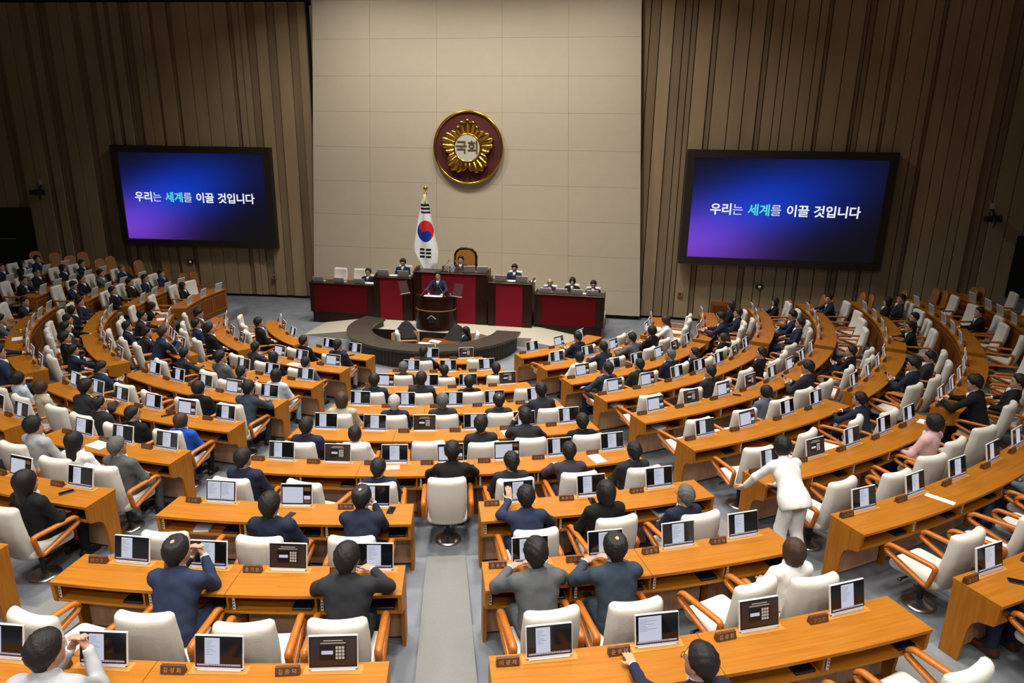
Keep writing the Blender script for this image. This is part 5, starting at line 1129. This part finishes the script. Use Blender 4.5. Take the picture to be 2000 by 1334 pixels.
for (px, py, b, k, pose, cl, hair, hy, hp, ex) in PEOPLE:
    R, z = RZ_of(b, k); lod = 1.0 if (b[0] == 'M' and k >= 7) else 1.5
    key = (pose, hy, hp, lod)
    if key not in FIG: FIG[key] = figure(*key)
    hd = FIG[key]['hd']; off = 0.74 if pose not in ('desk', 'chin', 'touch', 'head') else 0.70
    fem = hair[0] in ('bob', 'long', 'crop'); best = None
    for s_ in np.arange(0.88 if fem else 0.92, 1.00 if fem else 1.06, 0.01):
        H = atz(px, py, z + hd[2] * s_); e = math.hypot(H[0], H[1]) + hd[1] * s_ - (R + off); c = abs(e) + 0.25 * abs(s_ - (0.94 if fem else 0.99))
        if best is None or c < best[0]: best = (c, s_, H, e)
    _, s_, H, e = best; e = max(-0.13, min(0.13, e))
    PLACED.append([math.degrees(math.atan2(H[0], -H[1])), R + off + e, s_, lod, (px, py, b, k, pose, cl, hair, hy, hp, ex)])
def match(angs, seats):
    """people in order of angle -> seats in order, least total distance"""
    n, m = len(angs), len(seats); INF = 1e9; D = [[INF] * (m + 1) for _ in range(n + 1)]; D[0] = [0] * (m + 1)
    for i in range(1, n + 1):
        for j in range(i, m + 1): D[i][j] = min(D[i][j - 1], D[i - 1][j - 1] + (angs[i - 1] - seats[j - 1]) ** 2)
    out = []; j = m
    for i in range(n, 0, -1):
        while j > i and D[i][j] == D[i][j - 1]: j -= 1
        out.append(j - 1); j -= 1
    return out[::-1]
for (b, k) in sorted({(q[4][2], q[4][3]) for q in PLACED}):
    rows = sorted([q for q in PLACED if q[4][2] == b and q[4][3] == k], key=lambda q: q[0])
    sk = sorted([kk for kk in SEATS if kk[0] == b and kk[1] == k], key=lambda q: SEATS[q])
    R, z = RZ_of(b, k); deg = 180 / PI / R
    ix = match([q[0] for q in rows], [SEATS[s] for s in sk]) if len(rows) <= len(sk) else None
    angs = [max(SEATS[sk[j]] - 0.23 * deg, min(SEATS[sk[j]] + 0.29 * deg, q[0])) for q, j in zip(rows, ix)]
    for _ in range(12):         # neighbours keep at least a shoulder's width apart
        for i in range(len(angs) - 1):
            lack = 0.62 * deg - (angs[i + 1] - angs[i])
            if lack > 0: angs[i] -= lack / 2; angs[i + 1] += lack / 2
    for qi, q in enumerate(rows):
        a, rr, s_, lod, (px, py, _, _, pose, cl, hair, hy, hp, ex) = q; kk = sk[ix[qi]]; TAKEN[kk] = 1
        a = angs[qi]
        rz = R_(a + rp.uniform(-5, 5)); loc = pol(a, rr, z)
        seat = '%s seat, %s row, %s' % (ORD[kk[2] + 1], ORD[k], bname(b, k))
        person(loc, rz, pose, cl, hair, hy, hp, s_, 'person in %s %s, %s' % (CNAME[cl], PNAME[pose], seat), lod=lod, face=(b[0] != 'M'), **ex)
        cx, cy, cz = loc[0] + 0.03 * math.sin(rz), loc[1] - 0.03 * math.cos(rz), rz
        if (px, py) == (883, 881): cx, cy, _z = pol(5.87, Rrow(6) + 0.67, 0); cz = R_(5.0)
        make_chair(cx, cy, z, cz, 'cream swivel chair under the person at the ' + seat, 'occupied cream chairs', small=lod > 1)
        if pose == 'phone':
            v = np.array([0, 0.43, 0.86]) * s_; c_, sn = math.cos(rz), math.sin(rz)
            phone((loc[0] - sn * v[1], loc[1] + c_ * v[1], z + v[2]), rz, 'dark phone held by the person at the ' + seat, rx=0.75)
for kk, a in SEATS.items():
    if kk in TAKEN: continue
    b, k, i = kk; R, z = RZ_of(b, k); off = rp.uniform(0.66, 0.80); aa = a + rp.uniform(-0.02, 0.12) / R * 180 / PI
    if b in ('X', 'R2', 'Y', 'O'): off = rp.uniform(0.62, 0.74)
    x, y, _ = pol(aa, R + off, z)
    make_chair(x, y, z, R_(aa + rp.choice([-1, 1, 1]) * rp.uniform(0, 16)), 'empty cream swivel chair at the %s seat, %s row, %s' % (ORD[i + 1], ORD[k], bname(b, k)), 'empty cream chairs', small=k < 6)
# ------------------------------------------------------------------ people and chairs of the rostrum (facing the hall)
def rostrum_person(px, py, q, sit, cl, hair, label, tie='tie_grey', chair=True, hp=0, hy=0, pose='lap', chair_label='', glasses=False, shirt='shirt'):
    key = (pose, hy, hp, 1.5)
    if key not in FIG: FIG[key] = figure(*key)
    hd = FIG[key]['hd']; v = hit_q(px, py, q - hd[1]); p, _ = pq_of(v[0], v[1]); zf = float(v[2]) - float(hd[2])
    person(PQ(p, q, zf), PH + PI, pose, cl, hair, hy, hp, 1.0, label, tie=tie, glasses=glasses, shirt=shirt)
    if chair: make_chair(*PQ(p, q, zf), PH + PI, chair_label, 'cream chairs of the rostrum', small=True)
    return zf
rostrum_person(900, 508, -1.62, True, 'navy', S, 'person in navy suit seated in the ornate chair behind the tallest desk', 'tie_red', chair=False)
rostrum_person(787, 513, -1.75, True, 'navy', S, 'person in navy suit behind the upper left rostrum desk', 'tie_grey', hp=-15, chair_label='cream chair behind the upper left rostrum desk')
rostrum_person(719, 532, -1.75, True, 'black', S, 'person in black suit at the inner end of the low left desk', 'tie_grey', glasses=True, chair_label='cream chair at the inner end of the low left rostrum desk')
rostrum_person(1005, 524, -1.75, True, 'navy', S, 'person in navy suit behind the upper right rostrum desk', 'tie_grey', hp=-15, chair_label='cream chair behind the upper right rostrum desk')
rostrum_person(1074, 552, -1.75, True, 'navy', ('bald', 'grey'), 'bald person in navy suit at the low right rostrum desk', 'tie_blue', shirt='sky', chair_label='cream chair of the bald person, low right rostrum desk', glasses=True)
rostrum_person(1118, 550, -1.75, True, 'black', ('crop', 'black'), 'person in black suit in the middle of the low right desk', 'tie_grey', chair_label='middle cream chair behind the low right rostrum desk')
rostrum_person(1159, 556, -1.75, True, 'black', S, 'person in black suit at the outer end of the low right desk', 'tie_grey', hp=-15, chair_label='outermost cream chair behind the low right rostrum desk')
for (px, lb) in ((653, 'outer empty cream chair behind the low left rostrum desk'), (692, 'inner empty cream chair behind the low left rostrum desk')):
    v = hit_q(px, 545, -1.9); p, _ = pq_of(v[0], v[1]); make_chair(*PQ(p, -1.65, 0.55), PH + PI, lb, 'cream chairs of the rostrum', small=True)
# speaker at the lectern
v = hit_q(857, 556, -3.18); p, _ = pq_of(v[0], v[1]); key = ('stand', 0, 0, 1.5); FIG[key] = figure(*key)
zf = float(v[2]) - float(FIG[key]['hd'][2])
person(PQ(p, -3.2, max(zf, 0.28)), PH + PI, 'stand', 'navy', S, 0, 0, 1.0, 'person in navy suit speaking at the lectern', tie='tie_grey', glasses=True)
# stenographer and empty seat inside the ring
person((0.72, -1.75, -0.45), R_(95), 'lap', 'black', ('long', 'black'), 0, -15, 0.92, 'person with long black hair in the pit of the ring counter', lod=1.5)
make_chair(0.75, -1.75, -0.45, R_(95), 'cream chair of the stenographer inside the ring counter', 'cream chairs inside the ring counter', True)
make_chair(-0.86, -1.7, -0.45, R_(-75), 'empty cream chair inside the ring counter', 'cream chairs inside the ring counter', True)
# person in white bending over the seventh-row desk
key = ('bend', 0, 0, 1.0); FIG[key] = figure(*key); sb = 0.93; hd = FIG[key]['hd']; H = atz(1527, 872, Zrow(7) + hd[2] * sb); ab = R_(14)
person((float(H[0]) + math.sin(ab) * hd[1] * sb, float(H[1]) - math.cos(ab) * hd[1] * sb, Zrow(7)), ab, 'bend', 'white', ('crop', 'black'), 0, 0, sb, 'person in white suit bending over the aisle end of a desk, right block', trousers='white', lod=1.0, shoe='cloth_white')
# ================================================================== small things
def on_desk(px, py, k, dz=0.7515): v = atz(px, py, Zrow(k) + dz); return (float(v[0]), float(v[1]), Zrow(k) + dz)
for (px, py, k, rz, lb) in ((565, 1008, 7, -0.3, 'black phone on the seventh-row desk left of the middle aisle'), (764, 997, 7, -0.1, 'black phone at the aisle end of the seventh-row desk'), (1137, 1099, 8, 1.5, 'black phone before the eighth-row desk near the slate suit'), (922, 913, 6, 0.3, 'black phone on the sixth-row desk beside the black suit'),
                            (1157, 979, 7, 0.2, 'black phone beside the bobbed hair, seventh row'), (1988, 1137, 9, 1.2, 'dark phone on the ninth-row desk of the right block'), (430, 786, 4, 0.9, 'black phone at the aisle end of the fourth-row desk, left block'), (1439, 772, 5, 1.2, 'green-cased phone on the fifth-row desk, right block'), (130, 962, 7, -0.8, 'dark phone on the seventh-row desk, left block'), (325, 812, 5, -0.9, 'black phone on the fifth-row desk, left block'), (687, 694, 1, -0.8, 'black phone on the front-row desk, left block'), (1098, 680, 1, 1.0, 'black phone on the front-row desk, right block')):
    phone(on_desk(px, py, k), rz, lb)
for (px, py, k, rz, sx, sy, lb) in ((1162, 891, 6, 0.1, 0.17, 0.26, 'white papers at the right end of the sixth-row desk'), (768, 912, 6, 0.1, 0.17, 0.12, 'white sheet below the middle monitor, sixth row'), (1825, 970, 8, 0.25, 0.09, 0.30, 'long narrow white sheet on the eighth-row desk, right block'), (194, 869, 6, -0.1, 0.30, 0.20, 'white papers beside the long-haired person, left block'),
                                    (995, 846, 5, 0.15, 0.2, 0.24, 'white papers beside the leaning person, fifth row'), (883, 803, 4, 0, 0.16, 0.1, 'white sheet on the fourth-row desk, centre block'), (52, 660, 5, 0.05, 0.32, 0.2, 'white papers on the fifth-row desk, left wing'), (325, 623, 3, 0.1, 0.28, 0.2, 'white papers on the third-row desk, left wing'),
                                    (1284, 641, 2, 0.1, 0.24, 0.16, 'white papers on the desk before the white jacket, right wing'), (1783, 818, 7, 0.1, 0.2, 0.16, 'white sheet on the seventh-row desk, right block'), (575, 712, 2, 0.1, 0.3, 0.2, 'white papers on the second-row desk, left block')):
    v = on_desk(px, py, k); aa = math.degrees(math.atan2(v[0], -v[1])); r_ = min(max(math.hypot(v[0], v[1]), Rrow(k) + 0.06 + sy / 2), Rrow(k) + 0.35 - sy / 2 if sy < 0.28 else Rrow(k) + 0.2)
    sheet(pol(aa, r_, v[2]), R_(aa) + rz, lb, sx, sy)
def book(loc, rz, label, matn, sx=0.19, sy=0.25, h=0.03):
    t = thing('book', label, 'book', loc, rz); m = MB(); m.box(-sx / 2, sx / 2, -sy / 2, sy / 2, h - 0.003, h); link('cover', m.mesh('cover', matn), t)
    m = MB(); m.box(-sx / 2, sx / 2, -sy / 2, sy / 2, 0.0, 0.003); link('cover', m.mesh('cover', matn), t)
    m = MB(); m.box(-sx / 2 + 0.004, sx / 2 - 0.004, -sy / 2 + 0.004, sy / 2 - 0.004, 0.0031, h - 0.0031); link('pages', m.mesh('pages', 'paper'), t)
for (b, k, i, mt, lb) in (('Mb', 7, 2, 'book_blue', 'thick blue book on the shelf of the seventh-row desk'), ('R', 7, 0, 'book_blue', 'thick book on the shelf below the bending person'), ('R', 5, 0, 'book_grey', 'grey booklet on the shelf of the fifth-row desk, right block'), ('Ma', 7, 0, 'book_grey', 'stack of booklets on the shelf of the seventh-row desk'), ('R', 4, 0, 'paper', 'white booklet on the shelf of the fourth-row desk, right block')):
    R, z = RZ_of(b, k); a = SEATS[(b, k, i)] - 0.1 / R * 180 / PI
    book(pol(a, R + 0.22, z + 0.559), R_(a + 8), lb, mt, 0.17, 0.2, 0.05 if 'thick' in lb else 0.025)
# an open laptop on the left wing
v = on_desk(344, 690, 3)
t = laptop(0, 0, 0, 'white open laptop on the third-row desk, left wing', tilt=-22, rz=R_(-48), loc=v)
# tan wooden chairs along the board walls
def tan_chair(x, y, z, rz, label, group):
    t = thing('wooden_armchair', label, 'chair', (x, y, z), rz, group)
    def outl(sc): return [(0.23 * sc * math.copysign(abs(math.cos(a)) ** 0.6, math.cos(a)), 0.27 * sc * math.copysign(abs(math.sin(a)) ** 0.6, math.sin(a))) for a in [2 * PI * i / 24 for i in range(24)]]
    m = MB(); m.prism(outl(0.97), -0.04, 0.04, fn=lambda a, c, q: (a, -0.24 + q - 0.12 * c, 0.80 + c)); link('backrest', m.mesh('backrest', 'tan_chair'), t)
    m = MB(); m.tube([(a, -0.24 - 0.12 * c, 0.80 + c) for a, c in outl(1.0)], 0.03, 6, closed=True); link('back_frame', m.mesh('back_frame', 'arm_wood', True), t)
    m = MB(); m.bbox(-0.24, 0.24, -0.24, 0.24, 0.38, 0.46, 0.03); link('seat', m.mesh('seat', 'tan_chair'), t)
    for s in (-1, 1):
        m = MB(); m.tube([(s * 0.25, -0.22, 0.64), (s * 0.26, 0.2, 0.64), (s * 0.25, 0.22, 0.0)], 0.02, 6); link('arm_frame', m.mesh('arm_frame', 'arm_wood'), t)
        m = MB(); m.tube([(s * 0.23, -0.22, 0.62), (s * 0.23, -0.26, 0.0)], 0.02, 6); link('leg', m.mesh('leg', 'arm_wood'), t)
def floor_z(x, y):
    r = math.hypot(x, y); a = math.degrees(math.atan2(x, -y))
    if -108 < a < -76:
        kf = [k for k in range(3, 8) if r >= O_RAD[k] - 0.15]; return Zrow(kf[-1]) if kf else 0.0
    k = int((r + ROW_EDGE - R1) // DR) + 1
    return Zrow(max(1, k)) if -76 < a < 101 - (k < 4) * 12 else 0.0
def by_wall(px, py, W, gap):
    """where a chair whose back shows at this picture point stands: against the wall, or as far before it as its height needs"""
    D = ray(px, py); A = np.array(W(0, -gap, 0)[:2]); e = np.array(W(1, -gap, 0)[:2]) - A; n = np.array([-e[1], e[0]]); t = ((A - CAM[:2]) @ n) / (D[:2] @ n)
    best = None
    for i in range(50):
        v = CAM + t * (1 - 0.003 * i) * D; e = abs(v[2] - floor_z(v[0], v[1]) - 0.80) + 0.003 * i
        if best is None or e < best[0]: best = (e, v)
    v = best[1]
    return float(v[0]), float(v[1]), floor_z(v[0], v[1])
TANL = [(84, 508), (122, 512), (152, 517), (176, 510), (210, 523), (230, 518), (262, 531), (285, 526), (336, 537), (372, 550), (392, 546)]
for i, (px, py) in enumerate(TANL):
    x, y, zf = by_wall(px, py, WL, 0.62 if i % 2 == 0 else 0.95)
    tan_chair(x, y, zf, R_(-95), 'tan wooden armchair by the left board wall, %s from the doorway' % ORD[i + 1], 'wooden armchairs by the left wall')
TANR = [(1522, 604), (1588, 594), (1602, 598), (1664, 590), (1680, 594), (1745, 586), (1806, 582), (1822, 586), (1878, 584), (1893, 580)]
for i, (px, py) in enumerate(TANR):
    x, y, zf = by_wall(px, py, WR, 0.62 if i % 2 == 0 else 0.95)
    tan_chair(x, y, zf, R_(75), 'tan wooden armchair by the right board wall, %s from the stone slab' % ORD[i + 1], 'wooden armchairs by the right wall')
# masked person on a wall chair behind the right wing
v = atz(1732, 582, Zrow(6) + 1.2); person((float(v[0]), float(v[1]), Zrow(6)), R_(72), 'lap', 'black', B_, 15, 0, 0.94, 'person in black with tied dark hair on a chair by the right wall')
# low wooden cabinet by the right wall
v = atz(1446, 603, 0.0); t = thing('side_cabinet', 'low reddish wooden cabinet by the right board wall', 'cabinet', (8.75, 0.9, 0.0), PH)
m = MB(); m.bbox(-0.35, 0.35, -0.25, 0.25, 0.05, 0.95, 0.01); link('carcass', m.mesh('carcass', 'desk_front_wood'), t)
m = MB(); m.box(-0.33, 0.33, -0.262, -0.251, 0.1, 0.9); link('door', m.mesh('door', 'desk_front_wood'), t)
m = MB(); m.box(-0.33, 0.33, -0.22, 0.22, 0.0, 0.05); link('plinth', m.mesh('plinth', 'dark_wood'), t)
